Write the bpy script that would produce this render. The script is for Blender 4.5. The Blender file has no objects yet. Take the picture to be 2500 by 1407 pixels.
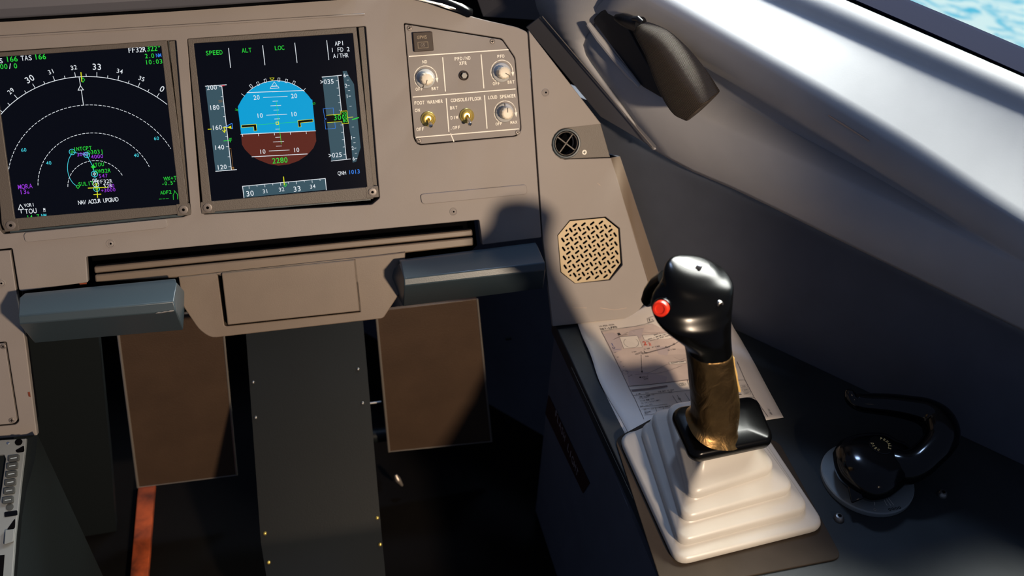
import bpy, bmesh, math, random
from mathutils import Vector, Matrix
random.seed(4)
S = bpy.context.scene
COL = S.collection
R = math.radians

# ------------------------------------------------------------------ camera, world, light, exposure
FPX = 2400.0; CX, CY = 1250.0, 703.5
CAM = Vector((-.011, -.933, .515))
_p, _y, _r = R(38.95), R(16.41), R(-3.86)
_f = Vector((math.sin(_y)*math.cos(_p), math.cos(_y)*math.cos(_p), -math.sin(_p)))
_rt = Vector((math.cos(_y), -math.sin(_y), 0)); _dn = _f.cross(_rt)
RT = _rt*math.cos(_r)+_dn*math.sin(_r); DN = -_rt*math.sin(_r)+_dn*math.cos(_r); FW = _f
cd = bpy.data.cameras.new('camera'); cam = bpy.data.objects.new('camera', cd); COL.objects.link(cam)
cam.matrix_world = Matrix(((RT.x, -DN.x, -FW.x, CAM.x), (RT.y, -DN.y, -FW.y, CAM.y), (RT.z, -DN.z, -FW.z, CAM.z), (0, 0, 0, 1)))
cd.sensor_width = 36; cd.lens = FPX/2500*36; cd.clip_start = .02; cd.clip_end = 60
cd.dof.use_dof = True; cd.dof.focus_distance = 1.0; cd.dof.aperture_fstop = 5.0
S.camera = cam
S.view_settings.view_transform = 'Standard'; S.view_settings.look = 'None'
S.view_settings.exposure = 0; S.view_settings.gamma = 1; S.view_settings.use_curve_mapping = False
W = bpy.data.worlds.new('world'); S.world = W; W.use_nodes = True
W.node_tree.nodes['Background'].inputs[0].default_value = (.34, .43, .70, 1)
W.node_tree.nodes['Background'].inputs[1].default_value = .21

def light(name, kind, loc, aim, power, color, **kw):
    l = bpy.data.lights.new(name, kind); l.energy = power; l.color = color
    for k, v in kw.items(): setattr(l, k, v)
    o = bpy.data.objects.new(name, l); COL.objects.link(o); o.location = loc
    o.rotation_euler = (Vector(aim)-Vector(loc)).to_track_quat('-Z', 'Y').to_euler()
    return o
# the warm reading lamp behind the seat on the right, low and nearly square to the panel
light('map_lamp', 'SPOT', (.65, -1.68, .60), (.07, -.18, -.12), 124, (1, .78, .57), shadow_soft_size=.05, spot_size=R(29), spot_blend=.25)
# daylight through the side window and through the windshield
light('side_window_daylight', 'AREA', (1.27, .33, .93), (.63, -.22, .12), 20, (.97, .99, .92), shape='RECTANGLE', size=1.3, size_y=.34, spread=R(70))
light('windshield_daylight', 'AREA', (.50, .50, 1.30), (.2, -.15, -.2), 8, (.45, .63, 1), shape='RECTANGLE', size=.22, size_y=.12)

# ------------------------------------------------------------------ frames
def ray(px, py): return RT*(px-CX)+DN*(py-CY)+FW*FPX
class Frame:
    def __init__(s, o, ex, ey):
        s.o = Vector(o); s.ex = Vector(ex).normalized(); s.ey = Vector(ey).normalized(); s.n = s.ex.cross(s.ey).normalized()
        s.ey = s.n.cross(s.ex)
    def w(s, x, y, z=0): return s.o+s.ex*x+s.ey*y+s.n*z
    def hit(s, px, py, h=0):
        d = ray(px, py); p0 = s.o+s.n*h; return CAM+d*((p0-CAM).dot(s.n)/d.dot(s.n))
    def l(s, p): q = p-s.o; return (q.dot(s.ex), q.dot(s.ey), q.dot(s.n))
    def px(s, px, py, h=0): return s.l(s.hit(px, py, h))[:2]
    def at(s, x, y, z=0): return Frame(s.w(x, y, z), s.ex, s.ey)
TAU = R(26)
PF = Frame((0, 0, 0), (1, 0, 0), (0, math.sin(TAU), math.cos(TAU)))          # instrument panel plane
ZC = -.243
CF = Frame((0, 0, ZC), (1, 0, 0), (0, 1, 0))                                 # side console top
WF = Frame((.493, -.151, ZC), (.637, -.770, 0), (0, 0, 1))                   # right side wall
def hity(px, py, Y): d = ray(px, py); return CAM+d*((Y-CAM.y)/d.y)
def hitx(px, py, X): d = ray(px, py); return CAM+d*((X-CAM.x)/d.x)
def hitz(px, py, Z): d = ray(px, py); return CAM+d*((Z-CAM.z)/d.z)

# ------------------------------------------------------------------ materials
def lin(c):
    return tuple(((v/255)/12.92 if v/255 <= .04045 else ((v/255+.055)/1.055)**2.4) for v in c)+(1,)
def mat(name, rgb, rough=.5, metal=0, bump=0, bscale=400, var=0, vscale=30, coat=0, emit=None, estr=1, spec=.5, distort=0):
    m = bpy.data.materials.new(name); m.use_nodes = True; nt = m.node_tree; b = nt.nodes['Principled BSDF']
    b.inputs['Base Color'].default_value = lin(rgb); b.inputs['Roughness'].default_value = rough
    b.inputs['Metallic'].default_value = metal; b.inputs['Coat Weight'].default_value = coat; b.inputs['Coat Roughness'].default_value = .08
    b.inputs['Specular IOR Level'].default_value = spec
    tc = nt.nodes.new('ShaderNodeTexCoord')
    if emit:
        b.inputs['Emission Color'].default_value = lin(emit); b.inputs['Emission Strength'].default_value = estr
    if var:
        n = nt.nodes.new('ShaderNodeTexNoise'); n.inputs['Scale'].default_value = vscale; n.inputs['Detail'].default_value = 5
        n.inputs['Distortion'].default_value = distort
        r = nt.nodes.new('ShaderNodeMapRange'); r.inputs[1].default_value = .3; r.inputs[2].default_value = .7
        r.inputs[3].default_value = 1-var; r.inputs[4].default_value = 1+var
        mx = nt.nodes.new('ShaderNodeVectorMath'); mx.operation = 'SCALE'; mx.inputs[0].default_value = lin(rgb)[:3]
        nt.links.new(tc.outputs['Object'], n.inputs['Vector']); nt.links.new(n.outputs[0], r.inputs[0])
        nt.links.new(r.outputs[0], mx.inputs['Scale']); nt.links.new(mx.outputs[0], b.inputs['Base Color'])
    if bump:
        n = nt.nodes.new('ShaderNodeTexNoise'); n.inputs['Scale'].default_value = bscale; n.inputs['Detail'].default_value = 3
        bp = nt.nodes.new('ShaderNodeBump'); bp.inputs['Strength'].default_value = bump; bp.inputs['Distance'].default_value = .001
        nt.links.new(tc.outputs['Object'], n.inputs['Vector']); nt.links.new(n.outputs[0], bp.inputs['Height']); nt.links.new(bp.outputs[0], b.inputs['Normal'])
    return m
M = {}
M['panel'] = mat('panel_paint', (141, 133, 127), .55, bump=.06, bscale=900, var=.05, vscale=12)
M['plate'] = mat('control_plate_paint', (136, 129, 124), .55, bump=.05, bscale=900, var=.03)
M['bezel'] = mat('bezel_paint', (92, 84, 76), .5, bump=.2, bscale=900)
M['dark'] = mat('black_void', (4, 4, 6), .9, spec=.05)
M['gap'] = mat('gap_shade_rubber', (6, 6, 8), .9, spec=.05)  # near-black paints the shade in gaps and recesses; also the rubber seal
M['table'] = mat('table_paint', (118, 104, 90), .45, bump=.05, bscale=900, var=.05)
M['foot'] = mat('footrest_black', (60, 73, 80), .36, bump=.05, bscale=700)
M['console'] = mat('console_charcoal', (44, 48, 50), .5, bump=.1, bscale=500, var=.2, vscale=14, spec=.2)
M['cplate'] = mat('console_plate', (60, 52, 44), .6, bump=.1, var=.12, vscale=25, spec=.05)
M['wall'] = mat('wall_navy', (80, 84, 94), .6, bump=.08, bscale=300, var=.06, spec=.25)
M['lining'] = mat('lining_grey', (172, 172, 174), .5, bump=.03, bscale=500, var=.03)
M['frame'] = mat('window_frame_navy', (8, 12, 32), .8, spec=.03)
M['pillar'] = mat('pillar_grey', (96, 96, 102), .6, bump=.05)
M['black'] = mat('gloss_black', (5, 5, 6), .14, spec=.35)
M['stick'] = mat('stick_black', (5, 5, 5), .22, spec=.2)
M['tape'] = mat('wrapped_tape', (120, 96, 62), .42, metal=1, var=.25, vscale=70, bump=.0)
M['boot'] = mat('boot_rubber', (186, 182, 174), .34, var=.03, vscale=20, spec=.5)
M['disc'] = mat('grey_dial', (128, 134, 134), .35)
M['red'] = mat('red_button', (226, 50, 24), .3)
M['gold'] = mat('gold_print', (214, 180, 110), .5)
M['knob'] = mat('ivory_knob', (226, 214, 190), .4)
M['skirt'] = mat('grey_knob_skirt', (190, 190, 186), .35)
M['brass'] = mat('brass', (236, 206, 110), .32, metal=.75)
M['chrome'] = mat('chrome', (225, 220, 210), .12, metal=1)
M['steel'] = mat('steel', (140, 138, 134), .35, metal=.9)
M['screw'] = mat('painted_screw', (120, 112, 106), .4, metal=.2)
M['white'] = mat('white_print', (255, 250, 236), .5)
M['btn'] = mat('smoky_button', (62, 50, 42), .5, spec=.25)
M['btntxt'] = mat('button_legend', (140, 122, 96), .5)
M['btntxt2'] = mat('button_legend_dim', (112, 98, 86), .5)
M['grille'] = mat('grille_tan', (158, 140, 108), .45, metal=.2)
M['foam'] = mat('ribbed_foam', (70, 59, 48), .75, bump=.5, bscale=500)
M['cord'] = mat('black_cord', (14, 15, 20), .4)
M['pedal'] = mat('pedal_brown', (70, 53, 39), .5, bump=.3, bscale=500, var=.12, vscale=18)  # brown kept dark so the colour carries the footwell shade
M['edge'] = mat('worn_lit_edge', (178, 168, 156), .35, metal=.7)  # pedal wear, and the painted lit edge of the trim strip
M['cover'] = mat('shaded_cover', (20, 24, 26), .5, spec=.15, bump=.08, bscale=500, var=.08, vscale=9)  # base colour kept low to stand in for shade over the footwell
M['floor'] = mat('floor_black', (14, 12, 11), .8, spec=.1, bump=.3, var=.3, vscale=10)
M['orange'] = mat('orange_primer', (158, 68, 28), .7, var=.85, vscale=30, distort=.4)
M['pedestal'] = mat('pedestal_side', (22, 27, 28), .6, spec=.2, bump=.15)
M['mcdu'] = mat('keypad_grey', (118, 122, 122), .45)
M['key'] = mat('key_grey', (66, 68, 66), .35)
M['paper'] = mat('paper', (236, 226, 214), .7, var=.02)
M['map'] = mat('map_tint', (214, 196, 186), .7, var=.09, vscale=30)
M['map2'] = mat('map_mauve', (198, 182, 180), .7)
M['ink'] = mat('ink', (48, 44, 46), .7)
M['ink2'] = mat('faint_ink', (128, 116, 118), .7)
M['inkb'] = mat('blue_ink', (90, 100, 160), .7)
M['inkr'] = mat('red_pencil', (226, 96, 74), .6)
M['placard'] = mat('placard_red', (40, 10, 13), .5)
M['plactxt'] = mat('placard_text', (150, 140, 140), .5)
M['screen'] = mat('display_glass', (2, 2, 4), .12, emit=(4, 5, 12), estr=1, spec=.3)
M['scuff'] = mat('scuff', (200, 172, 150), .6)
def em(name, rgb, s=1.0): M[name] = mat(name, (0, 0, 0), .4, emit=rgb, estr=s, spec=.03)
em('e_white', (226, 232, 238)); em('e_green', (44, 214, 62)); em('e_sky', (10, 158, 212)); em('e_ground', (92, 40, 32))
em('e_tape', (58, 84, 96)); em('e_yellow', (224, 226, 40)); em('e_magenta', (150, 56, 214)); em('e_cyan', (70, 206, 222))
em('e_blue', (58, 132, 236)); em('e_amber', (150, 108, 60)); em('e_black', (4, 4, 8)); em('e_red', (200, 40, 60)); em('e_keylit', (190, 190, 186), .7)

# sky seen through the side window: an outside visual screen, the one thing out there
m = bpy.data.materials.new('outside_view'); m.use_nodes = True; nt = m.node_tree; b = nt.nodes['Principled BSDF']
tc = nt.nodes.new('ShaderNodeTexCoord'); mp = nt.nodes.new('ShaderNodeMapping'); mp.inputs['Scale'].default_value = (9, 5, 30)
n = nt.nodes.new('ShaderNodeTexNoise'); n.inputs['Scale'].default_value = 2.2; n.inputs['Detail'].default_value = 8; n.inputs['Distortion'].default_value = .8
cr = nt.nodes.new('ShaderNodeValToRGB')
cr.color_ramp.elements[0].position = .36; cr.color_ramp.elements[0].color = lin((88, 196, 228))
cr.color_ramp.elements[1].position = .56; cr.color_ramp.elements[1].color = lin((214, 244, 246))
nt.links.new(tc.outputs['Object'], mp.inputs[0]); nt.links.new(mp.outputs[0], n.inputs[0]); nt.links.new(n.outputs[0], cr.inputs[0])
nt.links.new(cr.outputs[0], b.inputs['Emission Color']); b.inputs['Emission Strength'].default_value = 1.0; b.inputs['Base Color'].default_value = (0, 0, 0, 1)
M['outside'] = m
m = bpy.data.materials.new('window_glass'); m.use_nodes = True; nt = m.node_tree; nt.nodes.clear()
o_ = nt.nodes.new('ShaderNodeOutputMaterial'); mx = nt.nodes.new('ShaderNodeMixShader'); tr = nt.nodes.new('ShaderNodeBsdfTransparent'); gl = nt.nodes.new('ShaderNodeBsdfGlossy')
gl.inputs['Roughness'].default_value = .03; mx.inputs[0].default_value = .05
nt.links.new(tr.outputs[0], mx.inputs[1]); nt.links.new(gl.outputs[0], mx.inputs[2]); nt.links.new(mx.outputs[0], o_.inputs[0])
M['glass'] = m
# wrinkled tape gets its own coarse creases
def crease(m, scale, strength, sx=(1, 1, 1), dist=.002):
    nt = m.node_tree; b = nt.nodes['Principled BSDF']; tc = nt.nodes.new('ShaderNodeTexCoord'); mp = nt.nodes.new('ShaderNodeMapping'); mp.inputs['Scale'].default_value = sx
    n = nt.nodes.new('ShaderNodeTexNoise'); n.inputs['Scale'].default_value = scale; n.inputs['Detail'].default_value = 4; n.inputs['Distortion'].default_value = 1.5
    bp = nt.nodes.new('ShaderNodeBump'); bp.inputs['Strength'].default_value = strength; bp.inputs['Distance'].default_value = dist
    nt.links.new(tc.outputs['Object'], mp.inputs[0]); nt.links.new(mp.outputs[0], n.inputs[0]); nt.links.new(n.outputs[0], bp.inputs['Height']); nt.links.new(bp.outputs[0], b.inputs['Normal'])
crease(M['tape'], 60, .8, (1, 1, .6), .0022)
# foam: fine cross ribs along its length (object z is rewritten through a wave)
def ribs(m, scale, axis):
    nt = m.node_tree; b = nt.nodes['Principled BSDF']; tc = nt.nodes.new('ShaderNodeTexCoord')
    vm = nt.nodes.new('ShaderNodeVectorMath'); vm.operation = 'DOT_PRODUCT'; vm.inputs[1].default_value = axis
    mm = nt.nodes.new('ShaderNodeMath'); mm.operation = 'MULTIPLY'; mm.inputs[1].default_value = scale
    n = nt.nodes.new('ShaderNodeTexNoise'); n.inputs['Scale'].default_value = 160; n.inputs['Detail'].default_value = 2
    ad = nt.nodes.new('ShaderNodeMath'); ad.operation = 'MULTIPLY_ADD'; ad.inputs[1].default_value = 3.5
    si = nt.nodes.new('ShaderNodeMath'); si.operation = 'SINE'
    bp = nt.nodes.new('ShaderNodeBump'); bp.inputs['Strength'].default_value = .9; bp.inputs['Distance'].default_value = .0015
    L = nt.links
    L.new(tc.outputs['Object'], vm.inputs[0]); L.new(vm.outputs['Value'], mm.inputs[0]); L.new(tc.outputs['Object'], n.inputs[0])
    L.new(n.outputs[0], ad.inputs[0]); L.new(mm.outputs[0], ad.inputs[2]); L.new(ad.outputs[0], si.inputs[0]); L.new(si.outputs[0], bp.inputs['Height']); L.new(bp.outputs[0], b.inputs['Normal'])

# ------------------------------------------------------------------ object helpers
def link(name, verts, faces, m, parent=None, base=None, smooth=True, ang=35):
    b = Vector(base) if base is not None else (parent['_b'] if parent is not None and '_b' in parent.keys() else Vector((0, 0, 0)))
    b = Vector(b)
    if base is None and parent is None and verts:
        b = sum((Vector(v) for v in verts), Vector())/len(verts); b.z = min(v[2] for v in verts)
    me = bpy.data.meshes.new(name); me.from_pydata([tuple(Vector(v)-b) for v in verts], [], faces); me.update()
    bm = bmesh.new(); bm.from_mesh(me); bmesh.ops.remove_doubles(bm, verts=bm.verts, dist=1e-6)
    if smooth != 'flat': bmesh.ops.recalc_face_normals(bm, faces=bm.faces)
    bm.to_mesh(me); bm.free()
    if smooth is True: me.shade_smooth(); me.set_sharp_from_angle(angle=R(ang))
    me.materials.append(M[m] if isinstance(m, str) else m)
    o = bpy.data.objects.new(name, me); COL.objects.link(o)
    if parent is not None: o.parent = parent
    else: o.location = b
    o['_b'] = tuple(b)
    return o
def thing(name, label, cat, base, group=None):
    o = bpy.data.objects.new(name, None); COL.objects.link(o); o.location = base; o['_b'] = tuple(base)
    o.empty_display_size = .02
    return tag(o, label, cat, group)
def tag(o, label, cat, group=None):
    o['label'] = label; o['category'] = cat
    if group: o['group'] = group
    return o
def struct(o): o['kind'] = 'structure'; return o
class MB:
    def __init__(s): s.v = []; s.f = []
    def add(s, v, f):
        k = len(s.v); s.v += [Vector(a) for a in v]; s.f += [tuple(i+k for i in q) for q in f]; return s
    def box(s, F, x0, x1, y0, y1, z0, z1):
        v = [F.w(x, y, z) for z in (z0, z1) for x, y in ((x0, y0), (x1, y0), (x1, y1), (x0, y1))]
        return s.add(v, [(3, 2, 1, 0), (4, 5, 6, 7), (0, 1, 5, 4), (1, 2, 6, 5), (2, 3, 7, 6), (3, 0, 4, 7)])
    def prism(s, F, pts, z0, z1):
        n = len(pts); v = [F.w(x, y, z0) for x, y in pts]+[F.w(x, y, z1) for x, y in pts]
        return s.add(v, [tuple(range(n))[::-1], tuple(range(n, 2*n))]+[(i, (i+1) % n, n+(i+1) % n, n+i) for i in range(n)])
    def hull(s, A, B):   # two matching 3D loops
        n = len(A)
        return s.add(list(A)+list(B), [tuple(range(n))[::-1], tuple(range(n, 2*n))]+[(i, (i+1) % n, n+(i+1) % n, n+i) for i in range(n)])
    def lathe(s, F, prof, n=32, close=True):
        k = len(prof); v = []
        for r, z in prof:
            for i in range(n): a = 2*math.pi*i/n; v.append(F.w(r*math.cos(a), r*math.sin(a), z))
        f = [(j*n+i, j*n+(i+1) % n, (j+1)*n+(i+1) % n, (j+1)*n+i) for j in range(k-1) for i in range(n)]
        if close: f += [tuple(range(n))[::-1], tuple((k-1)*n+i for i in range(n))]
        return s.add(v, f)
    def loft(s, rings, cap=True, closed=True):
        n = len(rings[0]); v = [p for r in rings for p in r]; m_ = n if closed else n-1
        f = [(j*n+i, j*n+(i+1) % n, (j+1)*n+(i+1) % n, (j+1)*n+i) for j in range(len(rings)-1) for i in range(m_)]
        if cap: f += [tuple(range(n))[::-1], tuple((len(rings)-1)*n+i for i in range(n))]
        return s.add(v, f)
    def tube(s, pts, rad, n=12, cap=True):
        pts = [Vector(p) for p in pts]; rings = []; up = None
        if not hasattr(rad, '__len__'): rad = [rad]*len(pts)
        for i, p in enumerate(pts):
            t = (pts[min(i+1, len(pts)-1)]-pts[max(i-1, 0)]).normalized()
            if up is None: up = t.orthogonal().normalized()
            up = (up-t*up.dot(t)).normalized(); w = t.cross(up)
            rr = rad[i]; ra, rb = rr if hasattr(rr, '__len__') else (rr, rr)
            rings.append([p+up*ra*math.cos(2*math.pi*k/n)+w*rb*math.sin(2*math.pi*k/n) for k in range(n)])
        return s.loft(rings, cap)
    def build(s, name, m, parent=None, base=None, smooth=True, ang=35, bevel=0, sub=0, seg=2):
        o = link(name, s.v, s.f, m, parent, base, smooth, ang)
        if bevel: b = o.modifiers.new('bevel', 'BEVEL'); b.width = bevel; b.segments = seg; b.limit_method = 'ANGLE'; b.angle_limit = R(40)
        if sub: q = o.modifiers.new('subsurf', 'SUBSURF'); q.levels = sub; q.render_levels = sub
        return o
def cr_interp(pts, n):   # Catmull-Rom through points (tuples of any length), n samples per span
    P = [tuple(p) for p in pts]; out = []
    for i in range(len(P)-1):
        a, b, c, d = P[max(i-1, 0)], P[i], P[i+1], P[min(i+2, len(P)-1)]
        for k in range(n):
            t = k/n
            out.append(tuple(.5*((2*b[j])+(c[j]-a[j])*t+(2*a[j]-5*b[j]+4*c[j]-d[j])*t*t+(3*b[j]-a[j]-3*c[j]+d[j])*t**3) for j in range(len(b))))
    out.append(P[-1]); return out
def roundpoly(pts, r, n=5):
    out = []; N = len(pts)
    for i in range(N):
        p0, p1, p2 = Vector(pts[i-1]), Vector(pts[i]), Vector(pts[(i+1) % N]); rr = r[i] if hasattr(r, '__len__') else r
        d0 = (p0-p1); d2 = (p2-p1); q = min(rr, d0.length*.45, d2.length*.45)
        if q < 1e-6: out.append(tuple(p1)); continue
        a = p1+d0.normalized()*q; c = p1+d2.normalized()*q
        for k in range(n+1): t = k/n; out.append(tuple(a*(1-t)**2+p1*2*t*(1-t)+c*t*t))
    return out
def circ(cx, cy, r, n=28, a0=0, a1=2*math.pi):
    return [(cx+r*math.cos(a0+(a1-a0)*i/n), cy+r*math.sin(a0+(a1-a0)*i/n)) for i in range(n)]
def curve_geo(loops, extrude=0, bevel=0):
    cu = bpy.data.curves.new('tmp', 'CURVE'); cu.dimensions = '2D'; cu.fill_mode = 'BOTH'; cu.extrude = extrude; cu.bevel_depth = bevel; cu.bevel_resolution = 1; cu.offset = -bevel
    for lp in loops:
        sp = cu.splines.new('POLY'); sp.points.add(len(lp)-1); sp.use_cyclic_u = True
        for i, (x, y) in enumerate(lp): sp.points[i].co = (x, y, 0, 1)
    o = bpy.data.objects.new('tmp', cu); COL.objects.link(o)
    dg = bpy.context.evaluated_depsgraph_get(); me = bpy.data.meshes.new_from_object(o.evaluated_get(dg))
    v = [tuple(a.co) for a in me.vertices]; f = [tuple(p.vertices) for p in me.polygons]
    bpy.data.objects.remove(o); bpy.data.curves.remove(cu); bpy.data.meshes.remove(me)
    return v, f
def plate(name, F, outer, holes, h0, h1, m, parent=None, bevel=.0005, base=None, ang=8):
    e = (h1-h0)/2; v, f = curve_geo([outer]+list(holes), max(e-bevel, 0), bevel)
    mb = MB(); mb.add([F.w(x, y, (h0+h1)/2+z) for x, y, z in v], f)
    return mb.build(name, m, parent, base, ang=ang)

# glyphs
GL = {}
def load_glyphs(offset):
    chars = 'ABCDEFGHIJKLMNOPQRSTUVWXYZ0123456789abcdefghijklmnopqrstuvwxyz.:/+->,°'
    obs = []
    for ch in chars:
        cu = bpy.data.curves.new('g', 'FONT'); cu.body = ch; cu.size = 1; cu.offset = offset; cu.resolution_u = 3
        o = bpy.data.objects.new('g', cu); COL.objects.link(o); obs.append((ch, o, cu))
    dg = bpy.context.evaluated_depsgraph_get(); d = {}
    for ch, o, cu in obs:
        me = bpy.data.meshes.new_from_object(o.evaluated_get(dg))
        v = [(a.co.x, a.co.y) for a in me.vertices]; f = [tuple(p.vertices) for p in me.polygons]
        d[ch] = (v, f); bpy.data.objects.remove(o); bpy.data.curves.remove(cu); bpy.data.meshes.remove(me)
    hh = max(y for x, y in d['H'][0]); out = {}
    for ch, (v, f) in d.items():
        x0 = min(x for x, y in v); x1 = max(x for x, y in v)
        out[ch] = ([((x-x0)/hh, y/hh) for x, y in v], f, (x1-x0)/hh)
    return out
GL['n'] = load_glyphs(0.004); GL['b'] = load_glyphs(0.022)
class Sym:
    """flat marks on a frame, one mesh per colour"""
    def __init__(s, mapf, q, z0=.0002): s.m = mapf; s.q = q; s.L = {}; s.z0 = z0
    def lay(s, c, z): return s.L.setdefault((c, z), MB())
    def poly(s, c, pts, z=1): s.lay(c, z).add([s.m(x, y, s.z0*z) for x, y in pts], [tuple(range(len(pts)))])
    def polyq(s, c, pts, z=1): s.poly(c, [s.q(*p) for p in pts], z)
    def line(s, c, pts, w, z=3, closed=False):
        P = [Vector(p) for p in pts]; n = len(P)
        for i in range(n if closed else n-1):
            a, b = P[i], P[(i+1) % n]
            if (b-a).length < 1e-7: continue
            d = (b-a).normalized(); o = Vector((-d.y, d.x))*w/2; e = d*w*.35
            s.poly(c, [a-o-e, b-o+e, b+o+e, a+o-e], z)
    def lineq(s, c, pts, w, z=3, closed=False): s.line(c, [s.q(*p) for p in pts], w, z, closed)
    def text(s, c, t, x, y, h, adv=.78, gw=.62, rot=0, anchor='c', font='n', z=4, mono=True, sx=1, shear=0):
        G = GL[font]; cs, sn = math.cos(rot), math.sin(rot)
        if mono: widths = [adv]*len(t)
        else: widths = [(G[ch][2]*sx+.16) if ch in G else .45 for ch in t]
        tot = sum(widths); x0 = -tot/2 if anchor == 'c' else (0 if anchor == 'l' else -tot); mb = s.lay(c, z)
        for ch, wd in zip(t, widths):
            if ch in G:
                v, f, gwid = G[ch]
                if mono: k = min(gw/gwid, 1.0) if gwid > .01 else 1; k = max(k, .7) if gwid > .3 else 1; off = (wd-gwid*k)/2
                else: k = sx; off = .08
                pts = []
                for gx, gy in v:
                    lx = (x0+off+gx*k+shear*gy)*h; ly = (gy-.5)*h; pts.append(s.m(x+lx*cs-ly*sn, y+lx*sn+ly*cs, s.z0*z))
                mb.add(pts, f)
            x0 += wd
    def textq(s, c, t, px, py, h, **k): x, y = s.q(px, py); s.text(c, t, x, y, h, **k)
    def build(s, parent, names):
        for (c, z), mb in sorted(s.L.items(), key=lambda kv: kv[0][1]):
            if mb.f: link(names.get(c, 'marking'), mb.v, mb.f, c, parent, smooth='flat')

def screw_part(F, x, y, h, r, parent, m='screw', kind='cross', name='screw', proud=.0006):
    mb = MB(); G = F.at(x, y, h)
    mb.lathe(G, [(r, 0), (r, proud*.6), (r*.85, proud), (r*.45, proud)], 20)
    o = mb.build(name, m, parent)
    d = MB()
    if kind == 'cross':
        a = random.random()*1.5
        for t in (a, a+math.pi/2):
            ux, uy = math.cos(t)*r*.6, math.sin(t)*r*.6; vx, vy = -math.sin(t)*r*.11, math.cos(t)*r*.11
            d.prism(G, [(-ux-vx, -uy-vy), (ux-vx, uy-vy), (ux+vx, uy+vy), (-ux+vx, -uy+vy)], proud, proud+.0001)
    else: d.lathe(G, [(r*.38, proud), (r*.38, proud+.0001)], 8)
    d.build('screw_recess', 'gap', o, smooth=False)
    return o
def dzus(F, px, py, r, parent, h=0):   # quarter-turn fastener in a dished ring
    x, y = F.px(px, py, h); G = F.at(x, y, h)
    o = MB().lathe(G, [(r*1.25, 0), (r*1.2, .0005), (r*1.02, .0006), (r*.9, .0001), (r*.75, .0001), (r*.5, .0007), (r*.3, .0007)], 28).build('fastener', 'panel', parent)
    MB().lathe(G.at(r*.06, 0, 0), [(r*.3, .0007), (r*.26, .0009)], 14).build('fastener_slot', 'gap', o)
    return o

# ------------------------------------------------------------------ the setting
FLOOR = -.60
struct(MB().box(Frame((0, 0, FLOOR), (1, 0, 0), (0, 1, 0)), -.6, .75, -1.3, .45, -.02, 0).build('floor', 'floor'))
struct(MB().box(Frame((0, 0, 0), (1, 0, 0), (0, 1, 0)), -.6, .9, .34, .36, -.6, .3).build('wall_front', 'dark'))
wv_ = [(-.62, FLOOR-ZC, 0), (.75, FLOOR-ZC, 0), (.75, 0, 0), (-.62, 0, 0)]
WO = [[WF.w(x, z, h) for x in (-.62, .75)] for z, h in ((FLOOR-ZC, 0), (0, 0), (.20, -.030))]
struct(MB().add([p for r in WO for p in r]+[p-WF.n*.02 for r in WO for p in r], [(0, 1, 3, 2), (2, 3, 5, 4), (6, 8, 9, 7), (8, 10, 11, 9), (0, 2, 8, 6), (2, 4, 10, 8), (1, 7, 9, 3), (3, 9, 11, 5), (4, 5, 11, 10), (0, 6, 7, 1)]).build('wall_right', 'wall'))

# side lining above the wall: lofted from the ridge lines, each with its own distance from the wall
def wp(px, py, h): return WF.hit(px, py, h)
def wq(px, py, h): return WF.hit(px, py, h-.028)
def ridge(pts, n=24):
    P = cr_interp(pts, 12); ts = [0]
    for i in range(1, len(P)): ts.append(ts[-1]+math.hypot(P[i][0]-P[i-1][0], P[i][1]-P[i-1][1]))
    out = []
    for k in range(n+1):
        t = ts[-1]*k/n; i = max(j for j in range(len(ts)) if ts[j] <= t+1e-9); i = min(i, len(P)-2)
        u = (t-ts[i])/max(ts[i+1]-ts[i], 1e-9); out.append(wp(*[P[i][j]*(1-u)+P[i+1][j]*u for j in range(3)]))
    return out
RL = [  # (px, py, inward distance) along each ridge, forward end to aft end
 [(1596, 366, .015), (1700, 424, .015), (1850, 490, .015), (2500, 810, .015), (2760, 938, .015)],
 [(1596, 362, .028), (1702, 418, .030), (1853, 484, .032), (2500, 802, .032), (2760, 930, .032)],
 [(1420, 120, .030), (1700, 287, .036), (2090, 462, .038), (2486, 652, .040), (2760, 800, .042)],
 [(1422, 108, .030), (1705, 272, .032), (2090, 448, .034), (2486, 646, .040), (2760, 790, .042)],
 [(1440, 60, .030), (1720, 210, .006), (2090, 405, .014), (2490, 640, .040), (2760, 782, .042)],
 [(1450, 40, .032), (1724, 166, .008), (2090, 389, .016), (2494, 634, .040), (2760, 776, .043)],
 [(1456, 20, .038), (1728, 150, .042), (2090, 381, .042), (2498, 630, .042), (2760, 770, .043)],
 [(1500, -30, .040), (1800, 138, .044), (2160, 355, .044), (2500, 558, .044), (2760, 712, .044)],
 [(1512, -40, .040), (1812, 122, .042), (2172, 338, .042), (2500, 540, .042), (2760, 694, .042)],
 [(1530, -70, .028), (1830, 100, .030), (2190, 310, .030), (2500, 512, .030), (2760, 664, .030)],
 [(1700, -66, -.030), (1960, 48, -.030), (2240, 172, -.030), (2500, 288, -.030), (2760, 403, -.030)],
 [(1716, -74, -.036), (1980, 42, -.036), (2260, 162, -.036), (2500, 270, -.036), (2760, 386, -.036)],
 [(1726, -82, -.038), (1990, 30, -.038), (2270, 150, -.038), (2500, 254, -.038), (2760, 370, -.038)],
 [(1900, -70, -.0545), (2133, 31, -.0545), (2313, 109, -.0545), (2500, 190, -.0545), (2760, 303, -.0545)],
 [(1903, -74, -.072), (2136, 27, -.072), (2316, 104, -.072), (2500, 184, -.072), (2760, 297, -.072)]]
LOFF = -.028
RL = [[(x, y, h+LOFF) for x, y, h in r] for r in RL]
rings = [ridge(r) for r in RL]
mb = MB(); mb.loft([list(r) for r in rings], cap=False, closed=False)
ln = mb.build('trim_1', 'lining', ang=70); struct(ln)
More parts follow.
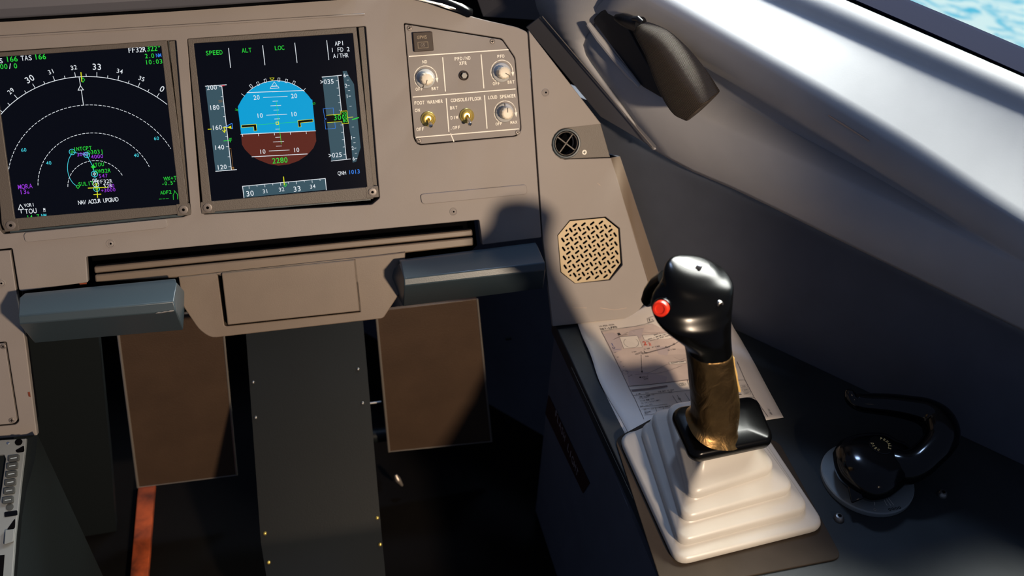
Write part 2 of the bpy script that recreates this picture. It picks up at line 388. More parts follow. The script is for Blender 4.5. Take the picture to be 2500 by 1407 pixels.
sm = ln.modifiers.new('solid', 'SOLIDIFY'); sm.thickness = .004; sm.offset = -1
# window frame, glass and the outside view
fr = MB(); A = ridge([(x, y, h-.028) for x, y, h in [(1900, -70, -.066), (2133, 31, -.066), (2313, 109, -.066), (2500, 190, -.066), (2760, 303, -.066)]])
A2 = ridge([(x, y, h-.028) for x, y, h in [(1908, -78, -.060), (2140, 22, -.060), (2320, 100, -.060), (2500, 180, -.060), (2760, 293, -.060)]])
B = ridge([(x, y, h-.028) for x, y, h in [(2010, -82, -.12), (2210, 3, -.12), (2352, 62, -.12), (2500, 124, -.12), (2760, 232, -.12)]])
B2 = ridge([(x, y, h-.028) for x, y, h in [(2010, -90, -.135), (2212, -4, -.135), (2354, 55, -.135), (2500, 117, -.135), (2760, 225, -.135)]])
fr.loft([A, A2, B, B2], cap=False, closed=False); fo = fr.build('window_1', 'frame', ang=25); struct(fo)
q = fo.modifiers.new('solid', 'SOLIDIFY'); q.thickness = .004; q.offset = -1
g0 = [WF.l(p) for p in B2]
gp = [WF.w(g0[0][0], g0[0][1], -.163), WF.w(g0[-1][0], g0[-1][1], -.163), WF.w(g0[-1][0], g0[-1][1]+.5, -.22), WF.w(g0[0][0], g0[0][1]+.5, -.22)]
struct(link('window_pane', gp, [(0, 1, 2, 3)], 'glass', fo, smooth=False))
OS = []
for j in range(9):
    OS.append([WF.w(-1.6+3.6*i/16, -.3+1.7*j/8, -1.5-.35*math.cos((i/16-.5)*2.4)) for i in range(17)])
o = MB().loft(OS, cap=False, closed=False).build('projection_screen', 'outside'); tag(o, 'curved outside screen showing a bright cyan and white sky beyond the side window', 'screen')
q = o.modifiers.new('solid', 'SOLIDIFY'); q.thickness = .02
# forward pillar lining and the dark angled strip beside the panel
def quad_slab(name, pts, th, m, parent=None, bevel=.001, nrm=None):
    n_ = (pts[1]-pts[0]).cross(pts[2]-pts[0]).normalized()
    if n_.dot(CAM-pts[0]) < 0: n_ = -n_
    return MB().hull([p-n_*th for p in pts], pts).build(name, m, parent, bevel=bevel)
P1 = [wq(1110, -160, -.02), wq(1480, -160, .02), wq(1440, 60, .02), wq(1424, 118, .02), wq(1608, 372, .012), wq(1330, 50, .0), wq(1180, 40, -.03)]
struct(MB().add(P1, [(0, 1, 2, 3, 5, 6), (3, 4, 5)]).build('trim_2', 'pillar', smooth='flat'))
ra = ridge([(1280, -160, .022-.028), (1300, -60, .022-.028), (1322, 36, .023-.028), (1390, 118, .025-.028), (1460, 200, .026-.028), (1530, 283, .027-.028), (1598, 364, .028-.028)])
rb = ridge([(1580, -160, .027-.028), (1540, -70, .026-.028), (1470, 20, .033-.028), (1452, 60, .028-.028), (1428, 122, .028-.028), (1508, 240, .029-.028), (1599, 366, .028-.028)])
pl = MB(); pl.loft([ra, [p.lerp(q_, .5)+WF.n*.001 for p, q_ in zip(ra, rb)], rb], cap=False, closed=False)
o = pl.build('trim_3', 'lining', ang=70); struct(o)
q = o.modifiers.new('solid', 'SOLIDIFY'); q.thickness = .003
st = [wq(1283, 66, .022), wq(1322, 37, .026), wq(1597, 363, .034), wq(1466, 286, .020)]
o = quad_slab('trim_4', st, .006, 'pillar'); struct(o)
e1, e2 = wq(1324, 40, .0315), wq(1597, 363, .0385)
MB().tube([e1.lerp(e2, k/8) for k in range(9)], .0005, 8).build('lit_strip_edge', 'edge', o)  # pale metal line painted in for the light along the strip's edge

# ------------------------------------------------------------------ main instrument panel
q2 = lambda x, y: (450+x/2.871, 50+y/2.871)
q1 = lambda x, y: (x/2.7065, 60+y/2.7065)
q3 = lambda x, y: (960+x/4.139, 30+y/4.139)
q4 = lambda x, y: (1280+x/2.1984, 180+y/2.1984)
q5 = lambda x, y: (1380+x/2.814, 600+y/2.814)
q7 = lambda x, y: (1950+x/3.518, 900+y/3.518)
def pl2(pts, h=0, F=PF): return [F.px(x, y, h) for x, y in pts]
ip = thing('instrument_panel', 'beige-grey main instrument panel holding two displays and a switch plate', 'instrument panel', PF.w(.05, -.12, 0))
outer = pl2([(-300, 70), (850, -12), (1000, -14), (1090, 22), (1180, 48), (1262, 66), (1288, 78), (1322, 580), (1178, 598), (1170, 537), (210, 627), (214, 690), (47, 712), (30, 606), (-300, 640)])
outer = roundpoly(outer, [0, 0, .01, .01, .01, .004, .003, .002, .001, .002, .002, .001, .003, .002, 0], 3)
pfd_hole = roundpoly(pl2([(457, 95), (893, 64), (927, 484), (908, 500), (497, 524), (489, 505)]), .0015, 3)
nd_hole = roundpoly(pl2([(-40, 128), (430, 98), (466, 522), (448, 530), (8, 572), (-2, 560)]), .0015, 3)
sw_out = [(986, 56), (1226, 94), (1258, 141), (1273, 318), (1262, 333), (1022, 355), (1010, 340)]
sw_hole = roundpoly(pl2(sw_out), [.002, .003, .003, .004, .004, .005, .004], 4)
plate('panel_face', PF, outer, [pfd_hole, nd_hole, sw_hole], -.012, 0, 'panel', ip, bevel=.0008)
MB().prism(PF, pl2([(-300, 90), (850, 10), (1200, 70), (1290, 120), (1318, 560), (1165, 530), (205, 620), (52, 700), (-300, 620)]), -.03, -.026).build('back_plate', 'gap', ip)
for P in ([(877, 67), (893, 65), (926, 456), (912, 458)], [(412, 101), (430, 99), (462, 500), (456, 500)]):
    MB().prism(PF, pl2(P), -.012, -.005).build('display_recess', 'bezel', ip)
for P in ([(505, 517), (905, 480), (906, 490), (507, 524)], [(22, 566), (447, 524), (448, 530), (22, 572)]):
    MB().prism(PF, pl2(P), -.012, -.004).build('display_recess', 'foot', ip)
# raised ribs and the groove along the top
mb = MB(); a = PF.px(0, 90); b_ = PF.px(887, 36)
for (p, q_, w, h, nm) in (((-290, 108), (890, 35), .0011, .0022, 'ridge'),):
    x0, y0 = PF.px(*p); x1, y1 = PF.px(*q_); d = Vector((x1-x0, y1-y0)).normalized(); nrm = Vector((-d.y, d.x))
    mb.prism(PF, [(x0-nrm.x*w, y0-nrm.y*w), (x1-nrm.x*w, y1-nrm.y*w), (x1+nrm.x*w, y1+nrm.y*w), (x0+nrm.x*w, y0+nrm.y*w)], 0, h)
mb.build('top_ridge', 'panel', ip, bevel=.0006)
def rib(pts, h, r=.002):
    plate('raised_rib', PF, roundpoly(pl2(pts), r, 4), [], -.0005, h, 'panel', ip, bevel=.0006)
rib([(1025, 474), (1285, 450), (1287, 474), (1030, 499)], .0018, .004)
rib([(58, 568), (408, 534), (410, 556), (62, 592)], .0018, .004)
for p in ((270, 595), (1107, 517)): dzus(PF, *p, .0036, ip)
link('paint_chip', [PF.w(*PF.px(x, y), .0009) for x, y in ((194, 692), (212, 690), (212, 694), (196, 696))], [(0, 1, 2, 3)], 'orange', ip, smooth=False)

# ------------------------------------------------------------------ display units
def display(label, frame_px, hole_px, lugs, gapr, base_px):
    fx = [PF.px(*p) for p in frame_px]
    t = thing('display_unit', label, 'display screen', PF.w(*PF.px(*base_px), -.004), 'flight displays in the panel')
    b = plate('bezel', PF, roundpoly([PF.px(x, y, .001) for x, y in frame_px], .0012, 3), [roundpoly([PF.px(x, y, .001) for x, y in hole_px], .0008, 2)], -.025, .001, 'bezel', t, bevel=.0006)
    for (x, y) in lugs:
        lx, ly = PF.px(x, y, .001); G = PF.at(lx, ly, 0)
        lg = MB().prism(PF, roundpoly([(lx-.0068, ly-.0062), (lx+.0068, ly-.0062), (lx+.0068, ly+.0062), (lx-.0068, ly+.0062)], .0012, 3), -.012, .0012).build('mounting_lug', 'bezel', t, bevel=.0004)
        MB().lathe(G, [(.0046, .0012), (.0044, .0024), (.0034, .0026), (.002, .0026)], 24).build('lug_screw', 'screw', lg)
        MB().lathe(G, [(.0016, .0026), (.0016, .0028)], 6).build('screw_socket', 'gap', lg)
    sc = MB().prism(PF, [PF.px(x, y, -.001) for x, y in hole_px], -.006, -.001).build('screen', 'screen', t, smooth=False)
    return t, sc
# primary flight display
t, sc = display('flight display with blue and brown artificial horizon, right-hand screen', [(458, 95), (870, 66), (913, 461), (912, 486), (500, 519), (494, 495)],
    [(473, 106), (861, 81), (896, 457), (516, 492)], [(507, 507), (909, 469)], 1, (700, 505))
HS = -.0009
def dmap(x, y, z): return PF.w(x, y, HS+z)
s = Sym(dmap, lambda x, y: PF.px(*q2(x, y), HS), .00003)
mmq = 1/2.27e3/1.0   # metres per target pixel on the panel
def hq(cropx): return cropx/2.871*.000413
LW = .00065
s.lineq('e_white', [(310, 195), (324, 330)], LW); s.lineq('e_white', [(549, 176), (565, 312)], LW); s.lineq('e_white', [(774, 158), (790, 295)], LW); s.lineq('e_white', [(998, 140), (1013, 276)], LW)
for tx, x, y in (('SPEED', 209, 226), ('ALT', 437, 209), ('LOC', 667, 192)): s.textq('e_green', tx, x, y, hq(30), font='n')
for tx, x, y in (('AP1', 1087, 160), ('1 FD 2', 1093, 204), ('A/THR', 1097, 246)): s.textq('e_white', tx, x, y, hq(30), adv=.76)
# attitude sphere
def arcq(cx, cy, r, a0, a1, n=30): return [(cx+r*math.cos(R(a0+(a1-a0)*i/n)), cy-r*math.sin(R(a0+(a1-a0)*i/n))) for i in range(n+1)]
top = arcq(646, 712, 290, 148, 33, 24)
s.polyq('e_sky', [(398, 797), (375, 605)]+[(x, y) for x, y in top if y < 560]+[(897, 556), (919, 774)], 1)
s.polyq('e_ground', [(398, 797), (919, 774), (925, 845), (905, 895), (860, 945), (800, 985), (735, 1008), (660, 1018), (590, 1006), (520, 978), (470, 950), (425, 905), (404, 870)], 1)
s.lineq('e_white', [(396, 798), (921, 774)], LW); s.lineq('e_white', [(440, 506), (838, 491)], LW); s.lineq('e_white', [(474, 956), (862, 936)], LW)
for a in range(-1, 4): x = 408+111.5*(a+1)-.5; yy = 797-(x-408)*.044; s.lineq('e_white', [(x, yy), (x+2, yy+17)], LW*.8)
ptx = top[2:-2]; s.lineq('e_white', [p for p in ptx if p[1] < 505], LW*.6)
for (x, y, w_) in ((638, 536, 84), (641, 597, 36), (647, 661, 72), (650, 690, 18), (638, 566, 18), (644, 628, 18), (655, 848-86, 15), (660, 850, 37), (657, 819, 18), (663, 881, 19), (665, 912, 71), (635, 500, 20)):
    s.lineq('e_white', [(x-w_, y+w_*.046), (x+w_, y-w_*.046)], LW*.7)
for tx, x, y in (('20', 506, 540), ('20', 769, 529), ('10', 528, 667), ('10', 766, 657), ('10', 547, 920), ('10', 784, 908)): s.textq('e_white', tx, x, y, hq(31), adv=.76)
s.lineq('e_green', [(398, 742), (505, 732), (798, 711), (900, 702)], LW*.55, 5); s.lineq('e_green', [(645, 572), (680, 866)], LW*.6, 5)
for (P) in ([(401, 734), (503, 727), (509, 773), (489, 775), (486, 745), (402, 752)], [(795, 702), (900, 692), (902, 710), (815, 718), (818, 745), (800, 747)]):
    s.polyq('e_black', P, 6); s.lineq('e_yellow', P, LW*.6, 7, True)
s.lineq('e_yellow', [(642, 713), (660, 711), (662, 728), (644, 730)], LW, 7, True)
s.textq('e_green', '2280', 670, 981, hq(38), adv=.74)
s.lineq('e_yellow', [(598, 403), (630, 402), (615, 421)], LW*.6, 5, True)
s.lineq('e_white', [(630, 430), (612, 460), (650, 458)], LW*.6, 5, True); s.lineq('e_white', [(608, 463), (656, 461), (664, 474), (602, 477)], LW*.6, 5, True)
for x, y, a in ((468, 461, 38), (517, 443, 28), (568, 423, 16), (663, 415, -3), (715, 424, -15), (768, 437, -26)):
    c_, s_ = math.cos(R(a)), math.sin(R(a)); P = [(x+u*c_+v*s_, y-u*s_+v*c_) for u, v in ((-7, -12), (7, -12), (7, 12), (-7, 12))]; s.lineq('e_white', P, LW*.6, 4, True)
s.lineq('e_white', [(401, 514), (422, 530)], LW*.7); s.lineq('e_white', [(834, 494), (848, 477)], LW*.7)
for P in (((356, 628), (376, 634)), ((358, 620), (376, 625)), ((898, 582), (916, 575)), ((900, 590), (918, 584))): s.lineq('e_green', P, LW*.6)
# speed tape
s.polyq('e_tape', [(148, 460), (262, 455), (330, 1048), (219, 1056)], 1)
s.lineq('e_white', [(147, 461), (295, 451)], LW); s.lineq('e_white', [(220, 1058), (366, 1046)], LW); s.lineq('e_white', [(262, 456), (330, 1046)], LW)
for tx, x, y in (('200', 192, 470), ('180', 210, 610), ('160', 228, 751), ('140', 244, 890), ('120', 262, 1028)): s.textq('e_white', tx, x, y, hq(32), adv=.76)
for k in range(9):
    y = 463+k*70.3; x = 262+(y-456)*.1153; s.lineq('e_white', [(x-18 if k % 2 == 0 else x-14, y+1), (x, y)], LW*.7)
s.lineq('e_red', [(262, 458), (280, 456)], LW*1.6, 5)
s.lineq('e_amber', [(240, 560), (266, 558)], LW*.6); s.lineq('e_amber', [(240, 572), (267, 570)], LW*.6); s.lineq('e_amber', [(316, 898), (326, 897), (342, 1035), (334, 1036)], LW*.5); s.lineq('e_amber', [(332, 1032), (346, 1031), (347, 1044), (334, 1045)], LW*.9, 4, True)
s.lineq('e_yellow', [(166, 763), (190, 762)], LW*1.2); s.lineq('e_yellow', [(270, 753), (298, 750)], LW); s.lineq('e_yellow', [(280, 753), (282, 784)], LW); s.lineq('e_yellow', [(268, 770), (282, 786), (290, 768)], LW)
s.polyq('e_yellow', [(300, 751), (327, 738), (331, 760)], 5); s.lineq('e_blue', [(294, 742), (334, 721), (339, 758)], LW, 4, True)
s.lineq('e_green', [(277, 845), (316, 841)], LW); s.textq('e_green', 'F', 326, 839, hq(30))
# altitude tape and vertical speed
s.polyq('e_tape', [(966, 396), (1076, 388), (1134, 970), (1030, 982)], 1)
s.lineq('e_white', [(965, 397), (1102, 384)], LW); s.lineq('e_white', [(1030, 986), (1164, 971)], LW); s.lineq('e_white', [(1076, 388), (1136, 972)], LW)
for k in range(11):
    if k in (5,): continue
    y = 422+k*51.6; x = 1080+(y-422)*.1027; s.lineq('e_white', [(x-16, y+1), (x, y)], LW*.6)
s.textq('e_white', '>035', 1000, 429, hq(33), adv=.76); s.textq('e_white', '>025', 1058, 944, hq(33), adv=.76)
s.lineq('e_blue', [(973, 620), (1043, 613), (1048, 668)], LW*.6); s.lineq('e_blue', [(973, 620), (984, 686), (994, 690), (985, 696), (990, 762), (1059, 756), (1055, 712)], LW*.6)
s.polyq('e_black', [(996, 665), (1096, 657), (1094, 635), (1140, 634), (1150, 722), (1108, 725), (1103, 708), (1002, 716)], 5)
s.lineq('e_yellow', [(996, 665), (1098, 657), (1096, 636), (1140, 634), (1150, 722), (1107, 725), (1103, 709), (1002, 716)], LW*.7, 6); s.lineq('e_yellow', [(1148, 680), (1182, 677)], LW*.8, 6)
s.textq('e_green', '30', 1072, 680, hq(38), z=7); s.textq('e_green', '20', 1121, 654, hq(24), z=7); s.textq('e_green', '00', 1124, 678, hq(26), z=7); s.textq('e_green', '80', 1128, 702, hq(24), z=7)
s.polyq('e_tape', [(1110, 356), (1138, 354), (1148, 380), (1189, 446), (1236, 890), (1205, 990), (1180, 996), (1166, 810), (1152, 722)], 1)
for tx, x, y in (('6', 1124, 385), ('2', 1133, 457), ('1', 1141, 531), ('1', 1172, 822), ('2', 1180, 896), ('6', 1187, 969)):
    s.textq('e_white', tx, x, y, hq(26)); s.lineq('e_white', [(x+12, y), (x+24, y-1)], LW*.8)
for x, y in ((1146, 419), (1154, 492), (1165, 602), (1181, 748), (1192, 858), (1202, 932)): s.lineq('e_white', [(x-6, y), (x+7, y-1)], LW*.6)
s.lineq('e_green', [(1177, 695), (1222, 681)], LW*1.5, 6)
s.textq('e_white', 'QNH', 1105, 1070, hq(28), adv=.76); s.textq('e_blue', '1013', 1190, 1061, hq(30), adv=.74)
# heading strip
s.polyq('e_tape', [(408, 1163), (988, 1108), (996, 1186), (418, 1243)], 1); s.lineq('e_white', [(418, 1243), (408, 1163), (988, 1108), (996, 1188)], LW)
for k in range(10): x = 453+55.2*k; y = 1159-(x-453)*.095; s.lineq('e_white', [(x, y), (x+2, y+(20 if k % 2 == 0 else 11))], LW*.7)
for tx, x, y, h in (('30', 460, 1213, 38), ('31', 568, 1197, 28), ('32', 681, 1185, 28), ('33', 790, 1181, 38), ('34', 899, 1164, 28)): s.textq('e_white', tx, x, y, hq(h), rot=R(2))
s.lineq('e_yellow', [(695, 1097), (701, 1152)], LW*1.3, 5); s.lineq('e_green', [(700, 1146), (712, 1145), (716, 1155), (706, 1166), (698, 1156)], LW*.8, 5, True)
NM = {'e_white': 'white_symbols', 'e_green': 'green_symbols', 'e_sky': 'sky_field', 'e_ground': 'ground_field', 'e_tape': 'scale_field', 'e_yellow': 'yellow_symbols', 'e_magenta': 'magenta_symbols', 'e_cyan': 'cyan_symbols', 'e_blue': 'blue_symbols', 'e_amber': 'amber_symbols', 'e_black': 'black_field', 'e_red': 'red_symbols'}
s.build(sc, NM)
# navigation display
t, sc = display('flight display with compass arc, dashed range rings and route, left-hand screen', [(-34, 130), (407, 98), (458, 495), (457, 521), (12, 565), (4, 548)],
    [(-18, 140), (393, 112), (438, 500), (36, 534)], [(27, 550), (448, 512)], 1, (240, 545))
s = Sym(dmap, lambda x, y: PF.px(*q1(x, y), HS), .00003)
def hn(c): return c/2.7065*.000413
Q = s.q
s.textq('e_white', 'GS', -6, 240, hn(30)); s.textq('e_green', '166', 77, 228, hn(32), adv=.76); s.textq('e_white', 'TAS', 174, 221, hn(30), adv=.76); s.textq('e_green', '166', 265, 213, hn(32), adv=.76)
s.textq('e_green', '00', 25, 277, hn(30)); s.textq('e_white', '/', 66, 275, hn(32)); s.textq('e_green', '0', 102, 273, hn(30))
s.textq('e_white', 'FF32R', 906, 167, hn(32), adv=.7); s.textq('e_green', '322°', 1016, 158, hn(32), adv=.7)
s.textq('e_green', '2.0', 988, 207, hn(28), adv=.7); s.textq('e_blue', 'NM', 1048, 203, hn(24), adv=.7); s.textq('e_green', '10:03', 1016, 246, hn(28), adv=.8)
cx_, cy_ = Q(643, 1080); tx_, ty_ = Q(640, 346); RR = math.hypot(tx_-cx_, ty_-cy_); A33 = math.degrees(math.atan2(tx_-cx_, ty_-cy_))
def P2(r, a): return (cx_+r*math.sin(R(a)), cy_+r*math.cos(R(a)))
edge = [(x, y) for x, y in []]
x_left = Q(8, 640)[0]; x_right = Q(1106, 500)[0]
s.line('e_white', [P2(RR, a) for a in [i*1.5 for i in range(-44, 48)] if x_left-.001 < P2(RR, a)[0] < x_right+.001], LW*.9)
def dashed(r, a0, a1, st=3.6, du=.62):
    a = a0
    while a < a1: s.line('e_white', [P2(r, a), P2(r, min(a+st*du, a1))], LW*.8); a += st
dashed(RR*.75, -83, 66, 2.8); dashed(RR*.5, -82, 72, 4); dashed(RR*.25, -82, 67, 8)
for k, (lb, big) in enumerate((('28', 0), ('29', 0), ('30', 1), ('31', 0), ('32', 0), ('33', 1), ('34', 0), ('35', 0), ('0', 1))):
    a = A33+(k-5)*10.2
    s.line('e_white', [P2(RR, a), P2(RR+.0045, a)], LW*.8)
    if k < 8: s.line('e_white', [P2(RR, a+5.15), P2(RR+.0025, a+5.15)], LW*.8)
    x, y = P2(RR+(.0092 if not big else .0098), a); s.text('e_white', lb, x, y, hn(38 if big else 27), rot=-R(a)+R(A33*.4))
s.lineq('e_yellow', [(535, 317), (541, 376)], LW*1.3, 5); s.lineq('e_green', [(548, 352), (560, 366), (548, 382), (540, 366)], LW*.8, 5, True)
s.lineq('e_white', [(522, 345), (532, 402)], LW*.9); s.lineq('e_white', [(531, 404), (516, 434), (552, 432)], LW*.9, 4, True); s.lineq('e_white', [(538, 434), (551, 529)], LW*.9)
for tx, x, y in (('60', 157, 829), ('40', 322, 915), ('60', 1034, 752), ('40', 901, 864)): s.textq('e_cyan', tx, x, y, hn(22))
# route
s.lineq('e_cyan', cr_interp([(477, 850), (455, 890), (446, 945), (455, 1000), (480, 1045), (508, 1068)], 5), LW*.8)
s.lineq('e_cyan', [(480, 843), (572, 861), (616, 942), (624, 985), (634, 1055), (640, 1085)], LW*.8)
def ringq(x, y, r, c='e_cyan', c2='e_green'):
    X, Y = Q(x, y); rr = r/2.7065*.000413; s.line(c, circ(X, Y, rr, 20), LW*.9, 5, True)
    s.line(c2, [(X-rr*.5, Y), (X, Y+rr*.5), (X+rr*.5, Y), (X, Y-rr*.5)], LW*.7, 6, True)
ringq(477, 842, 18); ringq(573, 862, 18, 'e_cyan', 'e_cyan'); ringq(624, 988, 19, 'e_cyan', 'e_white'); ringq(634, 1056, 18, 'e_white', 'e_yellow'); ringq(638, 1086, 18)
s.polyq('e_green', [(600, 941), (614, 930), (618, 916), (622, 932), (636, 943), (620, 948), (615, 960), (610, 948)], 5)
for c, tx, x, y, h in (('e_green', 'INTCPT', 545, 820, 25), ('e_magenta', '3000', 545, 857, 23), ('e_green', 'D303J', 630, 842, 25), ('e_magenta', '4000', 641, 872, 25), ('e_green', 'TOU', 657, 925, 24),
        ('e_green', 'RW32R', 681, 968, 25), ('e_magenta', '547', 682, 1000, 24), ('e_white', '-06', 618, 1030, 22), ('e_white', 'FF32R', 692, 1037, 25), ('e_white', '32R', 712, 1065, 24), ('e_magenta', '80', 738, 1066, 22),
        ('e_magenta', '+3000', 715, 1094, 24), ('e_green', 'SULIT', 568, 1052, 25), ('e_magenta', 'MORA', 166, 1070, 29), ('e_green', 'WX+T', 1126, 1017, 26), ('e_green', '-0.5°', 1115, 1048, 24), ('e_green', 'ADF2', 1096, 1109, 24)):
    s.textq(c, tx, x, y, hn(h), adv=.78 if len(tx) > 3 else .84, gw=.62)
s.textq('e_magenta', '13', 152, 1106, hn(29)); s.textq('e_magenta', '6', 187, 1109, hn(20))
s.lineq('e_green', [(514, 1060), (526, 1072), (516, 1084), (503, 1072)], LW*.8, 5, True)
s.lineq('e_yellow', [(583, 1081), (706, 1076)], LW*1.2, 6); s.lineq('e_yellow', [(638, 1050), (645, 1143)], LW*1.2, 6); s.lineq('e_yellow', [(620, 1124), (667, 1121)], LW*1.2, 6)
s.textq('e_white', 'NAV ACCUR UPGRAD', 650, 1166, hn(28), adv=.56, gw=.46)
s.lineq('e_white', [(134, 1190), (122, 1224), (156, 1220)], LW, 4, True); s.lineq('e_white', [(138, 1222), (141, 1246)], LW)
s.textq('e_white', 'VOR1', 193, 1193, hn(22), adv=.74); s.textq('e_white', 'TOU', 203, 1233, hn(32), adv=.8); s.textq('e_white', 'M', 293, 1222, hn(18)); s.lineq('e_white', [(286, 1237), (302, 1236)], LW*.6)
s.textq('e_green', '14.7', 218, 1270, hn(24), adv=.85); s.textq('e_cyan', 'NM', 290, 1262, hn(22))
for k in range(3): s.lineq('e_green', [(1052+k*23, 1154-k*1.5), (1068+k*23, 1153-k*1.5)], LW*.6)
s.lineq('e_green', [(1146, 1157), (1144, 1128), (1155, 1104), (1150, 1096), (1157, 1104), (1172, 1122), (1174, 1154)], LW*.7)
s.build(sc, NM)

# ------------------------------------------------------------------ switch plate with knobs
sp = thing('switch_panel', 'lettered lighting and loudspeaker control plate with three cream knobs', 'control panel', PF.w(*PF.px(1140, 350), 0))
so = [(988, 59), (1225, 97), (1256, 143), (1271, 317), (1260, 331), (1024, 352), (1013, 339)]
plate('face_plate', PF, roundpoly(pl2(so), [.002, .003, .003, .004, .004, .005, .004], 4), [], -.012, .0002, 'plate', sp, bevel=.0004)
for x, y in ((165, 160), (1001, 294), (1258, 1214), (259, 1297)): screw_part(PF, *PF.px(*q3(x, y)), .0002, .0029, sp)
s = Sym(lambda x, y, z: PF.w(x, y, .0002+z), lambda x, y: PF.px(*q3(x, y)), .00006)
def h3(c): return c/4.139*.000413
LW2 = .0011
for P in (((162, 446), (1160, 377)), ((200, 857), (1233, 775)), ((235, 1264), (1266, 1179))): s.lineq('white', P, LW2)
for P in (((499, 458), (527, 797)), ((887, 430), (915, 766)), ((535, 872), (562, 1205)), ((921, 842), (947, 1172)), ((580, 1228), (612, 1305))): s.lineq('white', P, LW2)
for tx, x, y, h in (('ND', 317, 500, 33), ('PFD/ND', 700, 466, 35), ('XFR', 705, 514, 35), ('PFD', 1087, 444, 33), ('OFF', 262, 776, 32), ('BRT', 422, 770, 32), ('OFF', 1041, 720, 32), ('BRT', 1190, 705, 32),
        ('FOOT WARMER', 358, 908, 36), ('CONSOLE/FLOOR', 736, 880, 36), ('LOUD SPEAKER', 1098, 852, 36), ('ON', 245, 990, 34), ('OFF', 273, 1181, 34), ('BRT', 611, 964, 34), ('DIM', 616, 1064, 34), ('.OFF', 624, 1166, 34), ('OFF', 1066, 1127, 30), ('MAX', 1217, 1112, 32)):
    ad = {'FOOT WARMER': .80, 'CONSOLE/FLOOR': .735, 'LOUD SPEAKER': .735}.get(tx, .86)
    s.textq('white', tx, x, y, h3(h), adv=ad, gw=.66 if ad > .8 else .60, font='b')
def dialarc(x, y, r, a0, a1):
    X, Y = PF.px(*q3(x, y)); rr = r/4.139*.000413
    s.line('white', [(X+rr*math.cos(R(a0+(a1-a0)*i/40)), Y+rr*math.sin(R(a0+(a1-a0)*i/40))) for i in range(41)], LW2*.85)
    ex, ey = X+rr*math.cos(R(a1)), Y+rr*math.sin(R(a1)); s.poly('white', [(ex-.0016, ey), (ex+.0016, ey+.0003), (ex+.0001, ey-.0050)], 4)
dialarc(327, 660, 122, 232, -6); dialarc(1097, 600, 122, 232, -6); dialarc(1130, 1010, 122, 232, -6)
s.build(sp, {'white': 'white_lettering'})
def knob(x, y, ang):
    X, Y = PF.px(*q3(x, y)); G = PF.at(X, Y, .0003)
    k = MB().lathe(G, [(.0105, 0), (.0105, .0015), (.0098, .0030), (.0072, .0042), (.0065, .0048)], 48).build('knob', 'skirt', sp)
    n_ = 48; prof = [(.0066, .0048), (.0064, .0150), (.0058, .0158), (.0045, .0160)]; v = []
    mb = MB(); rings = []
    for r, z in prof: rings.append([G.w((r+(.00035 if i % 4 < 2 else 0))*math.cos(2*math.pi*i/n_), (r+(.00035 if i % 4 < 2 else 0))*math.sin(2*math.pi*i/n_), z) for i in range(n_)])
    mb.loft(rings); mb.build('knob_cap', 'knob', k, ang=50)
    d = (math.cos(R(ang)), math.sin(R(ang))); p = (-d[1], d[0]); w = .0004
    MB().prism(G, [(d[0]*.001-p[0]*w, d[1]*.001-p[1]*w), (d[0]*.0062-p[0]*w, d[1]*.0062-p[1]*w), (d[0]*.0062+p[0]*w, d[1]*.0062+p[1]*w), (d[0]*.001+p[0]*w, d[1]*.001+p[1]*w)], .0156, .0162).build('pointer_line', 'btn', k)
    MB().prism(G, [(d[0]*.0072-p[0]*w, d[1]*.0072-p[1]*w), (d[0]*.0100-p[0]*w, d[1]*.0100-p[1]*w), (d[0]*.0100+p[0]*w, d[1]*.0100+p[1]*w), (d[0]*.0072+p[0]*w, d[1]*.0072+p[1]*w)], .0026, .0044).build('skirt_line', 'btn', k)
knob(322, 672, 248); knob(1092, 610, -32); knob(1122, 1016, 88)
def toggle(x, y, lean):
    X, Y = PF.px(*q3(x, y)); G = PF.at(X, Y, .0002)
    b = MB().lathe(G, [(.0080, 0), (.0080, .0016), (.0072, .0024), (.0062, .0026), (.0060, .0050), (.0050, .0056), (.0036, .0052), (.0032, .003)], 30).build('toggle_switch', 'brass', sp)
    base = G.w(0, 0, .003); tip = G.w(0, lean*.010, .017)
    MB().tube([base.lerp(tip, t) for t in (0, .3, .6, .8, .92, 1)], [.0016, .0018, .0021, .0025, .0022, .0008], 16).build('lever', 'chrome', b)
toggle(352, 1078, -.75); toggle(742, 1046, -.9)
X, Y = PF.px(*q3(711, 640)); G = PF.at(X, Y, .0002)
b = MB().lathe(G, [(.0052, 0), (.0052, .0022), (.0042, .0026), (.0040, .0012), (.0030, .0012)], 28).build('push_button', 'btn', sp)
MB().lathe(G, [(.0034, .0010), (.0034, .0042), (.0030, .0046)], 6).build('button_cap', 'key', b)
bx = [(192, 205), (388, 196), (404, 388), (208, 402)]
b = plate('warning_button', PF, roundpoly(pl2([q3(*p) for p in bx]), .001, 3), [], 0, .0045, 'btn', sp, bevel=.0006)
s = Sym(lambda x, y, z: PF.w(x, y, .0047+z), lambda x, y: PF.px(*q3(x, y), .0045), .00005)
s.textq('btntxt', 'GPWS', 290, 252, h3(34), adv=.8, gw=.62, font='b'); s.textq('btntxt2', 'GS', 298, 330, h3(32), font='b'); s.lineq('btntxt', [(248, 302), (348, 298), (353, 358), (252, 364)], .0005, 3, True)
s.build(b, {'btntxt': 'button_legend', 'btntxt2': 'button_legend'})

